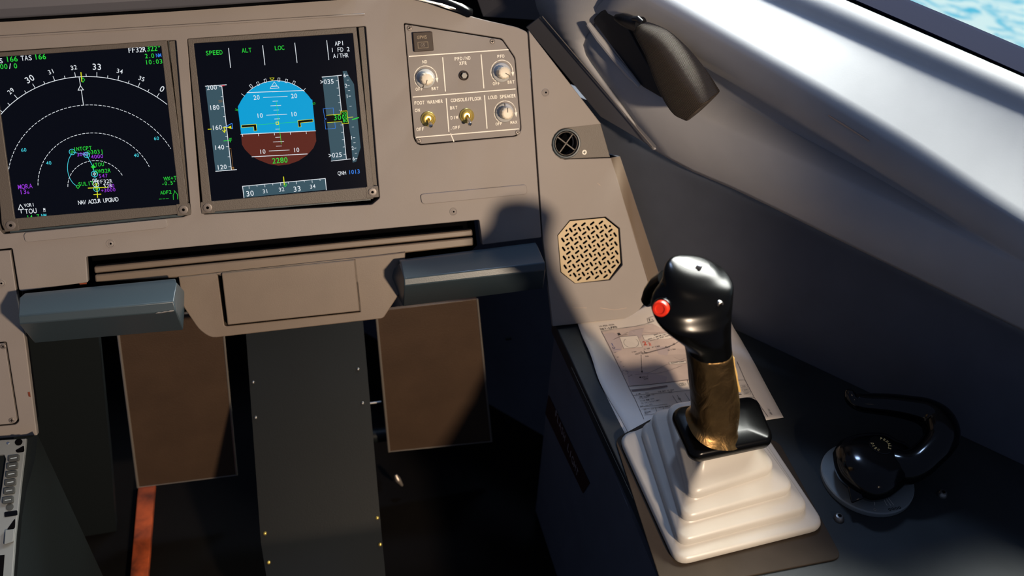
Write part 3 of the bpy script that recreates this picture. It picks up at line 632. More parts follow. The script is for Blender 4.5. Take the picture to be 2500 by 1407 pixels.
# ------------------------------------------------------------------ loudspeaker panel with air vent
lp = thing('loudspeaker_panel', 'beige side panel with an octagonal speaker grille, beside the switch plate', 'speaker panel', PF.w(*PF.px(1440, 790), 0))
oct_ = [(1350+x/7.817, 520+y/7.817) for x, y in ((320, 140), (1005, 75), (1275, 292), (1330, 1000), (1090, 1285), (420, 1352), (145, 1138), (88, 425))]
vh = roundpoly(pl2([(1349, 318), (1400, 306), (1500, 296), (1500, 384), (1385, 392), (1348, 360)]), .004, 4)
fo_ = pl2([(1291, 74), (1468, 300), (1470, 303), (1492, 385), (1592, 716), (1546, 776), (1350, 797), (1326, 590)])
# lower face, vent bay and upper face: the bay is a notch open to the right
vc = PF.px(1384, 351); rr = .0178
notch = [PF.px(1468, 303)]+[(vc[0]+rr*math.cos(R(a)), vc[1]+rr*math.sin(R(a))) for a in range(80, 281, 20)]+[PF.px(1492, 386)]
face = [PF.px(1291, 74)]+notch+[PF.px(1591, 718), PF.px(1546, 776), PF.px(1350, 797), PF.px(1326, 590)]
plate('panel_face', PF, face, [[(x, y) for x, y in pl2(oct_)]], -.006, 0, 'panel', lp, bevel=.0006)
# lit return flange on the right
fl = [PF.w(*PF.px(1490, 386), -.0005), PF.w(*PF.px(1594, 716), -.0005)]
fb = [PF.hit(1514, 382, -.012), PF.hit(1616, 690, -.012)]
MB().hull([fl[0], fl[1], fb[1], fb[0]], [p-Vector((.003, 0, .0)) - PF.n*.002 for p in (fl[0], fl[1], fb[1], fb[0])]).build('side_flange', 'table', lp, bevel=.0004)
MB().hull([fb[0], fb[1], fb[1]-PF.n*.12, fb[0]-PF.n*.12], [p-Vector((.003, 0, 0)) for p in (fb[0], fb[1], fb[1]-PF.n*.12, fb[0]-PF.n*.12)]).build('inner_return', 'wall', lp)
# grille: octagonal tan plate pierced by slots and dots in a basket pattern
go = pl2([(1350+x/7.817, 520+y/7.817) for x, y in ((325, 158), (985, 98), (1243, 308), (1288, 958), (1063, 1268), (425, 1342), (158, 1128), (98, 432))], -.002)
def inside(p, poly):
    c = False; n_ = len(poly)
    for i in range(n_):
        (x1, y1), (x2, y2) = poly[i-1], poly[i]
        if (y1 > p[1]) != (y2 > p[1]) and p[0] < (x2-x1)*(p[1]-y1)/(y2-y1)+x1: c = not c
    return c
def edged(p, poly):
    d = 9
    for i in range(len(poly)):
        a, b = Vector(poly[i-1]), Vector(poly[i]); ab = b-a; t = max(0, min(1, (Vector(p)-a).dot(ab)/ab.length_squared)); d = min(d, (Vector(p)-a-ab*t).length)
    return d
gc = (sum(p[0] for p in go)/8, sum(p[1] for p in go)/8); holes = []
def slot(x, y, a, hl, w):
    out = []
    for sgn in (1, -1):
        for k in range(7):
            t = a+sgn*0+(-math.pi/2+math.pi*k/6)+(0 if sgn == 1 else math.pi); out.append((x+math.cos(a)*hl*sgn+w*math.cos(t), y+math.sin(a)*hl*sgn+w*math.sin(t)))
    return out
qg = lambda x, y: PF.px(1350+x/7.817, 520+y/7.817, -.002)
for i in range(-6, 8):
    for j in range(-6, 8):
        for di, dj, kind in ((0, 0, 'dot'), (.5, 0, 'steep'), (0, .5, 'flat')):
            u, v_ = i+di, j+dj; c_ = qg(605+166*u+15*v_, 475-17*u+171*v_)
            if not inside(c_, go): continue
            d = edged(c_, go)
            if kind == 'dot' and d > .0019: holes.append(circ(c_[0], c_[1], .00132, 12))
            if kind != 'dot' and d > .0030: holes.append(slot(c_[0], c_[1], R(32 if kind == 'flat' else -59), .0020, .00122))
g = plate('speaker_grille', PF, go, holes, -.0035, -.002, 'grille', lp, bevel=.0)
MB().prism(PF, pl2([(1384, 536), (1477, 527), (1515, 554), (1523, 648), (1493, 689), (1404, 697), (1364, 665), (1359, 573)]), -.02, -.012).build('grille_backing', 'gap', lp)
dzus(PF, 1332, 226, .0036, lp)
s = Sym(lambda x, y, z: PF.w(x, y, z), lambda x, y: PF.px(x, y), .00006)
for P in (((1458, 447), (1466, 453)), ((1465, 752), (1500, 757), (1530, 752)), ((1398, 752), (1432, 752))): s.lineq('scuff', P, .0003)
s.build(lp, {'scuff': 'scratch'})
# air vent in its bay
av = thing('air_vent', 'round black air vent with a cross-shaped vane in a dark bracket', 'air vent', PF.w(vc[0], vc[1]-rr, -.006))
bay = [PF.px(1466, 300, -.003)]+[(vc[0]+.0176*math.cos(R(a)), vc[1]+.0176*math.sin(R(a))) for a in range(80, 281, 10)]+[PF.px(1490, 384, -.003)]
plate('bracket', PF, bay, [circ(vc[0], vc[1], .0150, 36)], -.009, -.0035, 'bezel', av, bevel=.0004)
G = PF.at(vc[0], vc[1], -.003)
MB().lathe(G, [(.0163, -.006), (.0168, .001), (.0160, .0022), (.0146, .0020), (.0140, .0), (.0138, -.010)], 48, close=False).build('outer_ring', 'foot', av)
MB().lathe(G, [(.0138, -.016), (.0134, .0008), (.0126, .0010), (.0124, -.002)], 48, close=False).build('inner_ring', 'bezel', av)
MB().lathe(G, [(.0140, -.022), (.0140, -.020)], 32).build('throat', 'gap', av)
vn = MB()
for t in (R(50), R(140)):
    ux, uy = math.cos(t)*.0126, math.sin(t)*.0126; vx, vy = -math.sin(t)*.0006, math.cos(t)*.0006
    vn.prism(G, [(-ux-vx, -uy-vy), (ux-vx, uy-vy), (ux+vx, uy+vy), (-ux+vx, -uy+vy)], -.004, 0)
vn.build('cross_vane', 'bezel', av)
screw_part(PF, *PF.px(1427, 372, -.003), -.0035, .0028, av, 'white')

# ------------------------------------------------------------------ lower centre panel at the left edge
cp = thing('lower_instrument_panel', 'lower beige panel at the left edge with a screwed cover plate', 'instrument panel', PF.w(*PF.px(30, 1060), 0))
plate('panel_face', PF, pl2([(-200, 629), (25, 611), (40, 713), (62, 835), (88, 1045), (90, 1064), (-200, 1090)]), [roundpoly(pl2([(-196, 857), (15, 835), (46, 1030), (37, 1038), (-196, 1059)]), .002, 3)], -.01, -.0005, 'panel', cp, bevel=.001)
MB().prism(PF, pl2([(-198, 640), (20, 620), (40, 740), (80, 1040), (-198, 1070)]), -.03, -.02).build('backing', 'gap', cp)
plate('cover_plate', PF, roundpoly(pl2([(-200, 860), (12, 838), (42, 1028), (34, 1034), (-200, 1056)]), .002, 3), [], -.012, .0006, 'panel', cp, bevel=.0005)
for p in ((8, 846), (29, 1026)): screw_part(PF, *PF.px(*p), .0008, .0028, cp)
dzus(PF, 3, 692, .0034, cp)
link('paint_chip', [PF.w(*PF.px(x, y), .0003) for x, y in ((68, 958), (73, 957), (75, 970), (70, 968))], [(0, 1, 2, 3)], 'orange', cp, smooth=False)

# ------------------------------------------------------------------ glareshield
gs = thing('glareshield', 'dark padded glareshield lip above the instrument panel', 'glareshield', PF.w(.0, .13, .02))
def PH(px, py, h): return PF.hit(px, py, h)
def bar(name, l0, l1, m, parent, **k):   # section points as pairs (left px, right px, h)
    A = [PH(*p) for p in l0]; B_ = [PH(*p) for p in l1]; return MB().hull(A, B_).build(name, m, parent, **k)
bar('lip', [(-300, 68, .012), (-300, 40, .022), (-300, -60, .03), (-300, -60, -.02), (-300, 60, -.02)], [(872, -6, .012), (880, -30, .022), (880, -130, .03), (880, -130, -.02), (872, -14, -.02)], 'pillar', gs, bevel=.004)
mb = MB(); mb.tube([PH(*p) for p in ((-300, 70, .012), (0, 50, .012), (400, 26, .012), (872, -7, .012))], .0016, 8); mb.build('edge_seal', 'gap', gs)
sl = MB(); sl.tube([PH(*p) for p in ((960, -24, .004), (1010, -14, .004), (1050, -4, .004), (1090, 10, .003), (1126, 22, .002), (1150, 34, -.004))], [(.006, .003)]*6, 12)
sl.build('end_cap', 'black', gs)
sl = MB(); sl.tube([PH(*p) for p in ((985, -6, .008), (1040, 2, .008), (1080, 12, .007), (1112, 22, .006))], [.0008, .0014, .0014, .0006], 8)
sl.build('highlight_strip', 'chrome', gs)  # chrome strip modelled in place of the highlight on the end cap

# ------------------------------------------------------------------ pull-out table below the panel
tb = thing('pull_out_table', 'stowed tan pull-out table and box under the instrument panel', 'table', PF.w(*PF.px(700, 800), 0))
def slat(name, p, h0, h1, m='table', bevel=.0015): return MB().prism(PF, pl2(p, h1), h0, h1).build(name, m, tb, bevel=bevel)
slat('upper_rail', [(229, 652), (1153, 561), (1155, 576), (231, 668)], -.016, -.004)
slat('lower_rail', [(231, 672), (1155, 580), (1156, 600), (440, 678), (233, 690)], -.016, -.002)
plate('body', PF, roundpoly(pl2([(436, 678), (925, 624), (990, 616), (985, 700), (966, 732), (936, 778), (515, 826), (486, 806), (447, 748)], .002), [0, 0, 0, .002, .004, .003, .006, .006, .003], 3), [roundpoly(pl2([(531, 669), (866, 633), (880, 762), (553, 797), (548, 795)], .002), .0008, 2)], -.03, .002, 'table', tb, bevel=.001)
plate('drawer_front', PF, roundpoly(pl2([(541, 668), (865, 635), (878, 760), (556, 794)], .006), .0012, 3), [], -.02, .006, 'table', tb, bevel=.001)
MB().prism(PF, pl2([(534, 670), (866, 634), (880, 762), (553, 796)]), -.012, -.010).build('drawer_shade_gap', 'gap', tb)  # black gap, wider on the left to hold the drawer's cast shadow
MB().prism(PF, pl2([(210, 640), (1172, 545), (1180, 612), (1150, 640), (220, 700)]), -.040, -.034).build('recess_back', 'gap', tb)

# ------------------------------------------------------------------ footrests
def footrest(label, lines, ends, base):
    t = thing('footrest', label, 'footrest', base, 'footrests under the panel')
    L_ = [hity(a[0], a[1], Y) for a, b, Y in lines]; R_ = [hity(b[0], b[1], Y) for a, b, Y in lines]
    MB().hull(L_, R_).build('bar', 'foot', t, bevel=.0012)
    return t, L_, R_
t, L_, R_ = footrest('black ribbed-edge footrest bar at the right, under the switch plate',
    [((972, 634), (1308, 592), -.075), ((978, 640), (1312, 600), -.092), ((986, 680), (1331, 641), -.125), ((987, 699), (1332, 660), -.129), ((984, 748), (1326, 704), -.098), ((984, 735), (1326, 692), -.07)], None, hity(1150, 730, -.09))
MB().hull([L_[1]+Vector((-.001, 0, -.002)), L_[2], L_[4], L_[0]+Vector((-.012, .012, -.03))], [p+Vector((.004, 0, 0)) for p in (L_[1], L_[2], L_[4], L_[0]+Vector((-.008, .012, -.03)))]).build('end_cap', 'foot', t, bevel=.0008)
t, L_, R_ = footrest('black footrest bar at the left with a chipped upper edge',
    [((60, 716), (428, 680), -.085), ((46, 728), (432, 690), -.10), ((44, 772), (424, 736), -.125), ((46, 792), (430, 760), -.129), ((84, 838), (447, 806), -.098), ((84, 822), (440, 790), -.08)], None, hity(260, 820, -.09))
MB().hull([R_[1], R_[2], R_[4], R_[0]+Vector((.006, .012, -.03))], [p-Vector((.004, 0, 0)) for p in (R_[1], R_[2], R_[4], R_[0]+Vector((.006, .012, -.03)))]).build('end_cap', 'foot', t, bevel=.0008)
a, b_ = hity(380, 765, -.1295), hity(424, 757, -.1295)
MB().tube([a.lerp(b_, k/6)+Vector((0, -.0006, random.uniform(-.0006, .0006))) for k in range(7)], [.0003, .0007, .0004, .0009, .0005, .001, .0004], 6).build('paint_chip', 'edge', t)

# ------------------------------------------------------------------ footwell
PEDY = .0
def pedal(label, pts, ys, base):
    t = thing('rudder_pedal', label, 'rudder pedal', base, 'rudder pedals')
    P = [hity(x, y, Y) for (x, y), Y in zip(pts, ys)]
    pd = quad_slab('pedal_plate', P, .005, 'pedal', t, bevel=.001)
    n_ = (P[1]-P[0]).cross(P[2]-P[0]).normalized()
    if n_.dot(CAM-P[0]) < 0: n_ = -n_
    for i, j in ((3, 0), (1, 2), (2, 3)):
        MB().tube([P[i].lerp(P[j], k/4)+n_*.0002 for k in range(5)], .0017 if (i, j) == (3, 0) else (.0013 if j != 3 else .0006), 8).build('worn_lit_edge', 'edge', t)
    return t, P
pedal('brown left rudder pedal plate with bright worn side edges', [(284, 780), (541, 760), (578, 1160), (337, 1190)], [-.005, -.005, -.03, -.03], hity(450, 1180, -.03))
pedal('dark right rudder pedal plate behind the table corner, mostly in shadow', [(918, 760), (1165, 730), (1200, 1078), (950, 1103)], [-.005, -.005, -.03, -.03], hity(1060, 1090, -.03))
# linkage between cover and right pedal
lk = thing('pedal_linkage', 'steel rod and grey cylinder between central cover and right pedal', 'linkage', hity(925, 1065, .0))
MB().tube([hity(880, 988, .0), hity(930, 982, .0)], .0016, 10).build('rod', 'steel', lk)
MB().tube([hity(884, 1068, .01), hity(946, 1060, .01)], .0100, 20).build('cylinder', 'cover', lk)
MB().tube([hity(966, 1160, -.03), hity(972, 1172, -.034), hity(982, 1186, -.036)], [.0022, .0040, .0016], 10).build('end_tab', 'edge', lk)
# central sloping cover
CVF_pts = [(598, 790, .0), (884, 770, .0), (930, 1290, -.19), (636, 1330, -.19)]
cv = thing('pedal_cover', 'long dark sloping cover with corner screws between the rudder pedals', 'cover', hity(790, 1400, -.2))
a, b_, c_, d_ = [hity(x, y, Y) for x, y, Y in CVF_pts]
dn1 = ((d_-a)+(c_-b_))/2; b_ = a+Vector((.122, 0, 0)); 
CV = Frame(a, (1, 0, 0), (-dn1).normalized())
def cpx(x, y, h=0): return CV.px(x, y, h)
up = [cpx(598, 780), cpx(884, 760), cpx(930, 1286), cpx(637, 1326)]
lowA = CV.w(*up[3]); lowB = CV.w(*up[2]); fdir = Vector((0, -.86, -.5)).normalized(); Lw = Frame(lowA, (1, 0, 0), -fdir)
n1, n2 = CV.n, Lw.n
rings_ = []
Af, Bf = CV.w(*up[0]), CV.w(*up[1]); Ae, Be = Lw.hit(662, 1480), Lw.hit(948, 1480)
prof = [(Af, Bf), (Af.lerp(lowA, .96), Bf.lerp(lowB, .96)), (lowA*.94+(Af.lerp(lowA, .97)*.03)+(lowA.lerp(Ae, .1)*.03), lowB*.94+(Bf.lerp(lowB, .97)*.03)+(lowB.lerp(Be, .1)*.03)), (lowA.lerp(Ae, .08), lowB.lerp(Be, .08)), (Ae, Be)]
mb = MB(); v = []
for A_, B_ in prof: v += [A_, B_]
k0 = len(v); v += [p-Vector((0, -.3, .9)).normalized()*.02 for p in v]
f = []
for i in range(len(prof)-1): f += [(2*i, 2*i+1, 2*i+3, 2*i+2), (k0+2*i, k0+2*i+2, k0+2*i+3, k0+2*i+1), (2*i, 2*i+2, k0+2*i+2, k0+2*i), (2*i+1, k0+2*i+1, k0+2*i+3, 2*i+3)]
f += [(0, k0, k0+1, 1), (2*len(prof)-2, 2*len(prof)-1, k0+2*len(prof)-1, k0+2*len(prof)-2)]
mb.add(v, f); mb.build('cover_sheet', 'cover', cv, ang=24)
def domescrew(F, px, py, r, parent, m='chrome'):
    x, y = F.px(px, py); G = F.at(x, y, 0)
    return MB().lathe(G, [(r, 0), (r*.92, r*.4), (r*.7, r*.7), (r*.35, r*.86), (.0001, r*.9)], 16).build('screw', m, parent)
for p in ((618, 934), (874, 902), (885, 985), (624, 1020), (647, 1303), (921, 1265)): domescrew(CV, *p, .0022, cv, 'steel' if p[1] < 1100 else 'brass')
for p in ((656, 1374), (928, 1330)): domescrew(Lw, *p, .0022, cv, 'brass')
# orange floor rail, pedestal side, keypad unit
FF = Frame((0, 0, FLOOR), (1, 0, 0), (0, 1, 0))
rl = [FF.hit(x, y, .012) for x, y in ((338, 1178), (378, 1178), (356, 1470), (312, 1470))]
o = quad_slab('floor_rail', rl, .010, 'orange'); tag(o, 'worn orange rail strip on the floor below the left rudder pedal', 'rail')
PS = Frame((-.235, -.12, -.28), (0, -1, 0), (0, 0, 1))
sd = [PS.px(*p) for p in ((70, 700), (92, 1064), (185, 1407), (200, 1500))]
pc = thing('centre_pedestal', 'dark centre pedestal side at the lower left edge, beside the keypad unit', 'pedestal', (-.27, -.2, FLOOR))
MF = Frame(hity(65, 1065, -.15), (1, 0, 0), (0, .86, .51))
kp = [MF.px(*p) for p in ((-260, 1098), (70, 1068), (62, 1120), (46, 1200), (40, 1262), (24, 1500), (-260, 1500))]
edge_top = [MF.hit(*p) for p in ((74, 1066), (66, 1120), (50, 1200), (43, 1262), (27, 1500))]
bot = [Vector((p.x+.03, p.y-.01, FLOOR)) for p in edge_top]
mid = [MF.hit(x, y, -.002) for x, y in ((92, 1062), (86, 1120), (64, 1200), (54, 1262), (33, 1500))]
sdm = MB(); sdm.loft([[p+Vector((-.25, 0, 0)) for p in edge_top], [p-MF.n*.004 for p in edge_top], mid, bot], cap=False, closed=False)
sdm.build('side_panel', 'pedestal', pc, ang=20)
fs = [hity(x, y, Y) for x, y, Y in ((30, 800, -.02), (238, 795, -.02), (270, 1120, -.02), (300, 1500, -.02), (40, 1500, -.02))]
MB().hull(fs, [p+Vector((0, .02, 0)) for p in fs]).build('forward_side', 'pedestal', pc)
ku = thing('keypad_unit', 'grey keypad unit with a column of line keys at the lower left corner', 'control unit', MF.hit(30, 1400))
qk = lambda x, y: (x/3.94, 1050+y/3.94)
body = [MF.px(*qk(*p)) for p in ((-900, 160), (252, 84), (240, 220), (205, 500), (178, 760), (150, 1000), (108, 1600), (-900, 1600))]
scr_h = [MF.px(*qk(*p)) for p in ((-900, 320), (40, 240), (58, 280), (30, 480), (0, 690), (-60, 760), (-900, 830))]
plate('body', MF, body, [roundpoly(scr_h, .001, 3)], -.010, .001, 'mcdu', ku, bevel=.0008)
MB().prism(MF, [MF.px(*qk(*p)) for p in ((-920, 300), (70, 220), (70, 280), (0, 760), (-920, 840))], -.008, -.006).build('unit_screen', 'screen', ku)
for x, y in ((140, 278), (127, 352), (118, 430), (108, 510), (97, 590), (85, 680)):
    X, Y = MF.px(*qk(x, y)); w_, h_ = .0052, .0034
    k = plate('line_key', MF, roundpoly([(X-w_, Y-h_), (X+w_, Y-h_), (X+w_, Y+h_), (X-w_, Y+h_)], .0015, 3), [], 0, .0035, 'key', ku, bevel=.0007)
    MB().prism(MF, [(X-.0028, Y-.0005), (X+.003, Y-.0003), (X+.003, Y+.0005), (X-.0028, Y+.0003)], .0035, .0037).build('key_bar', 'e_keylit', k, smooth=False)
for x, y, r, m_ in ((183, 120, .0036, 'gap'), (98, 745, .0036, 'key'), (80, 130, .0015, 'chrome')):
    X, Y = MF.px(*qk(x, y)); MB().lathe(MF.at(X, Y, .0008), [(r, 0), (r, .0006), (r*.8, .0008)], 20).build('fastener', m_, ku)
X, Y = MF.px(*qk(108, 808)); plate('annunciator', MF, roundpoly([(X-.006, Y-.0026), (X+.006, Y-.0026), (X+.006, Y+.0026), (X-.006, Y+.0026)], .001, 2), [], 0, .0016, 'black', ku, bevel=.0004)
for P in ([(150, 200), (235, 150), (238, 215), (165, 222)], [(70, 960), (150, 850), (148, 950), (100, 970)]):
    plate('finger_recess', MF, roundpoly([MF.px(*qk(*p)) for p in P], .002, 3), [], .0008, .0014, 'gap', ku, bevel=.0002)  # black plates laid on the body paint the recess shade
plate('side_latch', MF, roundpoly([MF.px(*qk(*p)) for p in ((62, 968), (148, 958), (140, 1080), (50, 1110))], .001, 2), [], .0008, .004, 'mcdu', ku, bevel=.0006)
plate('lower_opening', MF, [MF.px(*qk(*p)) for p in ((-200, 1225), (48, 1205), (20, 1600), (-200, 1600))], [], .0008, .0016, 'gap', ku, bevel=.0002)

# ------------------------------------------------------------------ side console
sc_ = thing('side_console', 'dark charcoal side console carrying the control stick and the steering tiller', 'console', (.42, -.35, FLOOR))
wl = [WF.w(t, 0, .0) for t in (-.12, 0, .34, .6)]
ct = [(.289, -.175), (.287, -.10), (.30, -.06), (wl[0].x, wl[0].y), (wl[1].x, wl[1].y), (wl[2].x, wl[2].y), (wl[3].x, wl[3].y), (.300, wl[3].y), (.296, -.45)]
plate('worktop', CF, ct, [], -.02, 0, 'console', sc_, bevel=.0012)
MB().hull([Vector((.291, -.10, ZC-.02)), Vector((.291, -.60, ZC-.02)), Vector((.291, -.60, FLOOR)), Vector((.291, -.10, FLOOR))], [Vector((.31, -.10, ZC-.02)), Vector((.31, -.60, ZC-.02)), Vector((.31, -.60, FLOOR)), Vector((.31, -.10, FLOOR))]).build('inboard_side', 'wall', sc_)
SX = Frame((.2905, -.3, ZC-.1), (0, -1, 0), (0, 0, 1))
pq = [SX.px(*p) for p in ((1340, 965), (1440, 1180), (1424, 1205), (1332, 1010))]
plate('placard', SX, pq, [], 0, .0006, 'placard', sc_, bevel=.0001)
s = Sym(lambda x, y, z: SX.w(x, y, .0006+z), lambda x, y: SX.px(x, y), .00006)
a = Vector(SX.px(1357, 1005)); b_ = Vector(SX.px(1413, 1160)); dd = b_-a; s.text('plactxt', 'FLASH LIGHT', (a.x+b_.x)/2, (a.y+b_.y)/2, dd.length/11/.78, adv=.78, gw=.5, rot=math.atan2(dd.y, dd.x))
s.build(sc_, {'plactxt': 'placard_text'})
for p in ((1241, 827), (1242, 1030), (1242, 1219)):
    w_ = hity(*p, .02)
    MB().box(Frame(w_, (1, 0, 0), (0, 0, 1)), -.004, .004, -.0014, .0014, -.002, .002).build('clip', 'cover', sc_)
for p in ((2047, 1267), (2300, 1209)):
    x, y = CF.px(*p); o = MB().lathe(CF.at(x, y, 0), [(.0052, 0), (.0050, .0022), (.0034, .0044), (.0016, .0048)], 20).build('console_screw', 'steel', sc_)
    MB().lathe(CF.at(x, y, 0), [(.0020, .0046), (.0020, .0051)], 6).build('screw_recess', 'gap', o)
s = Sym(lambda x, y, z: CF.w(x, y, z), lambda x, y: CF.px(x, y), .00006)
# faint scratches
for P in (((1395, 897), (1598, 1330)),): s.lineq('cover', P, .0006)
s.build(sc_, {'cover': 'edge_wear'})

# ------------------------------------------------------------------ side stick
ss = thing('control_stick', 'black control stick with a red button on a cream rubber bellows', 'control stick', (.382, -.37, ZC))
plate('mounting_plate', CF, roundpoly([CF.px(*p) for p in ((1500, 1075), (1600, 1020), (1900, 1080), (2056, 1366), (1620, 1450))], .01, 5), [], 0, .0022, 'cplate', ss, bevel=.0008)
def rrect(c4, r, z, inset=0, n=6):
    c = Vector((sum(p[0] for p in c4)/4, sum(p[1] for p in c4)/4)); P = []
    for p in c4:
        v_ = Vector(p)-c; L = v_.length; P.append(c+v_*(1-inset*1.35/L))
    return [Vector((x, y, ZC+z)) for x, y in roundpoly(P, max(r-inset*.3, .003), n)]
t1 = [(.303, -.457), (.460, -.447), (.452, -.285), (.301, -.296)]
t2 = [(.3075, -.4455), (.4475, -.4335), (.438, -.290), (.3225, -.2965)]
t3 = [(.3145, -.431), (.436, -.4185), (.424, -.297), (.3335, -.2935)]
t4 = [(.3235, -.418), (.421, -.402), (.408, -.303), (.345, -.302)]
rr_ = [rrect(t1, .014, .0022, .003), rrect(t1, .015, .003, .0005), rrect(t1, .015, .006), rrect(t1, .015, .009, .001), rrect(t1, .015, .0108, .0035),
       rrect(t2, .014, .0125, -.0015), rrect(t2, .014, .0140, .0005), rrect(t2, .014, .018), rrect(t2, .014, .0215, .001), rrect(t2, .014, .0235, .0035),
       rrect(t3, .014, .0262, -.001), rrect(t3, .014, .0280, .0005), rrect(t3, .014, .032), rrect(t3, .014, .0355, .001), rrect(t3, .014, .0375, .0035),
       rrect(t4, .014, .0405, -.001), rrect(t4, .014, .0425, .0005), rrect(t4, .014, .047), rrect(t4, .014, .0510, .001), rrect(t4, .014, .0535, .004),
       rrect(t4, .014, .0580, .013), rrect(t4, .012, .066, .022), rrect(t4, .010, .080, .026)]
MB().loft(rr_).build('rubber_bellows', 'boot', ss, ang=42)
# flange
HF = .084
fl_ = [CF.px(*p, HF)[:2] for p in ((1640, 1012), (1652, 996), (1830, 970), (1852, 980), (1886, 1060), (1884, 1078), (1704, 1116), (1682, 1104))]
def fring(k, z):
    c = Vector((sum(p[0] for p in fl_)/8, sum(p[1] for p in fl_)/8)); return [Vector((*(c+(Vector(p)-c)*k), ZC+z)) for p in roundpoly(fl_, .008, 4)]
MB().loft([fring(.90, HF-.010), fring(.97, HF-.009), fring(1.0, HF-.005), fring(1.0, HF-.001), fring(.97, HF+.0015), fring(.90, HF+.003), fring(.5, HF+.005)]).build('flange', 'stick', ss, ang=80)
# grip: sections given by their left and right outline, each with its own forward depth
SEC = [  # x1,y1,x2,y2 (crop 5 px), forward y, half depth
 (845, 1235, 1190, 1262, -.376, .026), (872, 1200, 1168, 1225, -.375, .021), (876, 1150, 1175, 1170, -.374, .0195), (871, 1060, 1184, 1075, -.373, .0195), (860, 950, 1176, 960, -.372, .0195), (848, 820, 1150, 810, -.371, .019), (828, 705, 1132, 680, -.370, .0185)]
HED = [(828, 705, 1132, 680, -.370, .0190), (805, 655, 1126, 610, -.369, .0200), (745, 605, 1124, 550, -.368, .0215), (672, 552, 1125, 490, -.366, .0225), (618, 500, 1128, 430, -.364, .0230), (600, 445, 1133, 385, -.361, .0225), (614, 385, 1138, 335, -.358, .0215),
 (650, 330, 1142, 285, -.354, .0205), (676, 275, 1143, 240, -.350, .0195), (684, 215, 1122, 205, -.346, .0185), (700, 165, 1075, 172, -.342, .0165), (735, 132, 1030, 142, -.339, .0130), (790, 116, 985, 122, -.337, .0075)]
def sec_ring(a, n=40, pw=2.5):
    l, r = hity(*q5(a[0], a[1]), a[4]), hity(*q5(a[2], a[3]), a[4]); c = (l+r)/2; u = (r-l)/2
    v = Vector((0, 1, .15)).normalized()*a[5]; out = []
    for i in range(n):
        t = 2*math.pi*i/n; cs, sn = math.cos(t), math.sin(t)
        out.append(c+u*math.copysign(abs(cs)**(2/pw), cs)+v*math.copysign(abs(sn)**(2/pw), sn))
    return out
MB().loft([sec_ring(a) for a in cr_interp(SEC, 5)]).build('wrapped_shaft', 'tape', ss, ang=80)
hd = MB().loft([sec_ring(a, pw=2.4) for a in cr_interp(HED, 5)]).build('grip_head', 'stick', ss, ang=80)
from mathutils.bvhtree import BVHTree
def on_surface(o, px, py):
    bv = BVHTree.FromPolygons([v.co for v in o.data.vertices], [tuple(p.vertices) for p in o.data.polygons])
    base = Vector(o['_b']); d = ray(px, py).normalized(); h = bv.ray_cast(CAM-base, d); n_ = h[1] if h[1].dot(d) < 0 else -h[1]
    return h[0]+base, n_
rbp, rbn = on_surface(hd, *q5(662, 425)); rbp = rbp-rbn*.001; dirn = (CAM-rbp).normalized(); dirn = (dirn+Vector((-.45, -.2, -.1))).normalized()
BF = Frame(rbp, dirn.cross(Vector((0, 0, 1))), dirn.cross(Vector((0, 0, 1))).cross(dirn)*-1)
if BF.n.dot(dirn) < 0: BF = Frame(rbp, BF.ey, BF.ex)
MB().lathe(BF, [(.0084, -.012), (.0084, -.001), (.0078, .0002)], 28).build('button_collar', 'stick', ss)
MB().lathe(BF, [(.0068, -.008), (.0068, .0045), (.0060, .0058), (.0042, .0060), (.0036, .0052), (.0001, .0052)], 28).build('red_button', 'red', ss, ang=40)
for x, y in ((932, 158), (1066, 408)):
    p_, nn = on_surface(hd, *q5(x, y)); K = Frame(p_, nn.cross(Vector((0, 0, 1))), Vector((0, 0, 1)))
    if K.n.dot(nn) < 0: K = Frame(p_, K.ey, K.ex)
    MB().lathe(K, [(.0030, -.004), (.0030, .0001), (.0026, .0004), (.0016, .0002)], 18).build('grip_screw', 'steel', ss)
    MB().lathe(K, [(.0014, .0002), (.0014, .0005)], 6).build('screw_recess', 'gap', ss)
tg = MB(); tg.tube([hity(*q5(x, y), Y) for x, y, Y in ((700, 230, -.325), (650, 270, -.318), (600, 330, -.312), (560, 385, -.31), (545, 400, -.31))], [.009, .010, .009, .006, .004], 16); tg.build('trigger', 'stick', ss)
# loose end of the tape on the right of the shaft
pts = [(1122, 720), (1150, 770), (1160, 830), (1170, 880), (1180, 930), (1192, 975), (1200, 1000)]
A_ = [hity(*q5(x, y), -.372) for x, y in pts]; wv = [.006, .010, .008, .011, .007, .008, .003]
MB().loft([[p+Vector((-.004, 0, 0)), p+Vector((w_*.1, -.0015, 0)), p+Vector((w_*.14, -.0005, 0)), p+Vector((-.004, .001, 0))] for p, w_ in zip(A_, wv)]).build('loose_tape', 'gold', ss)

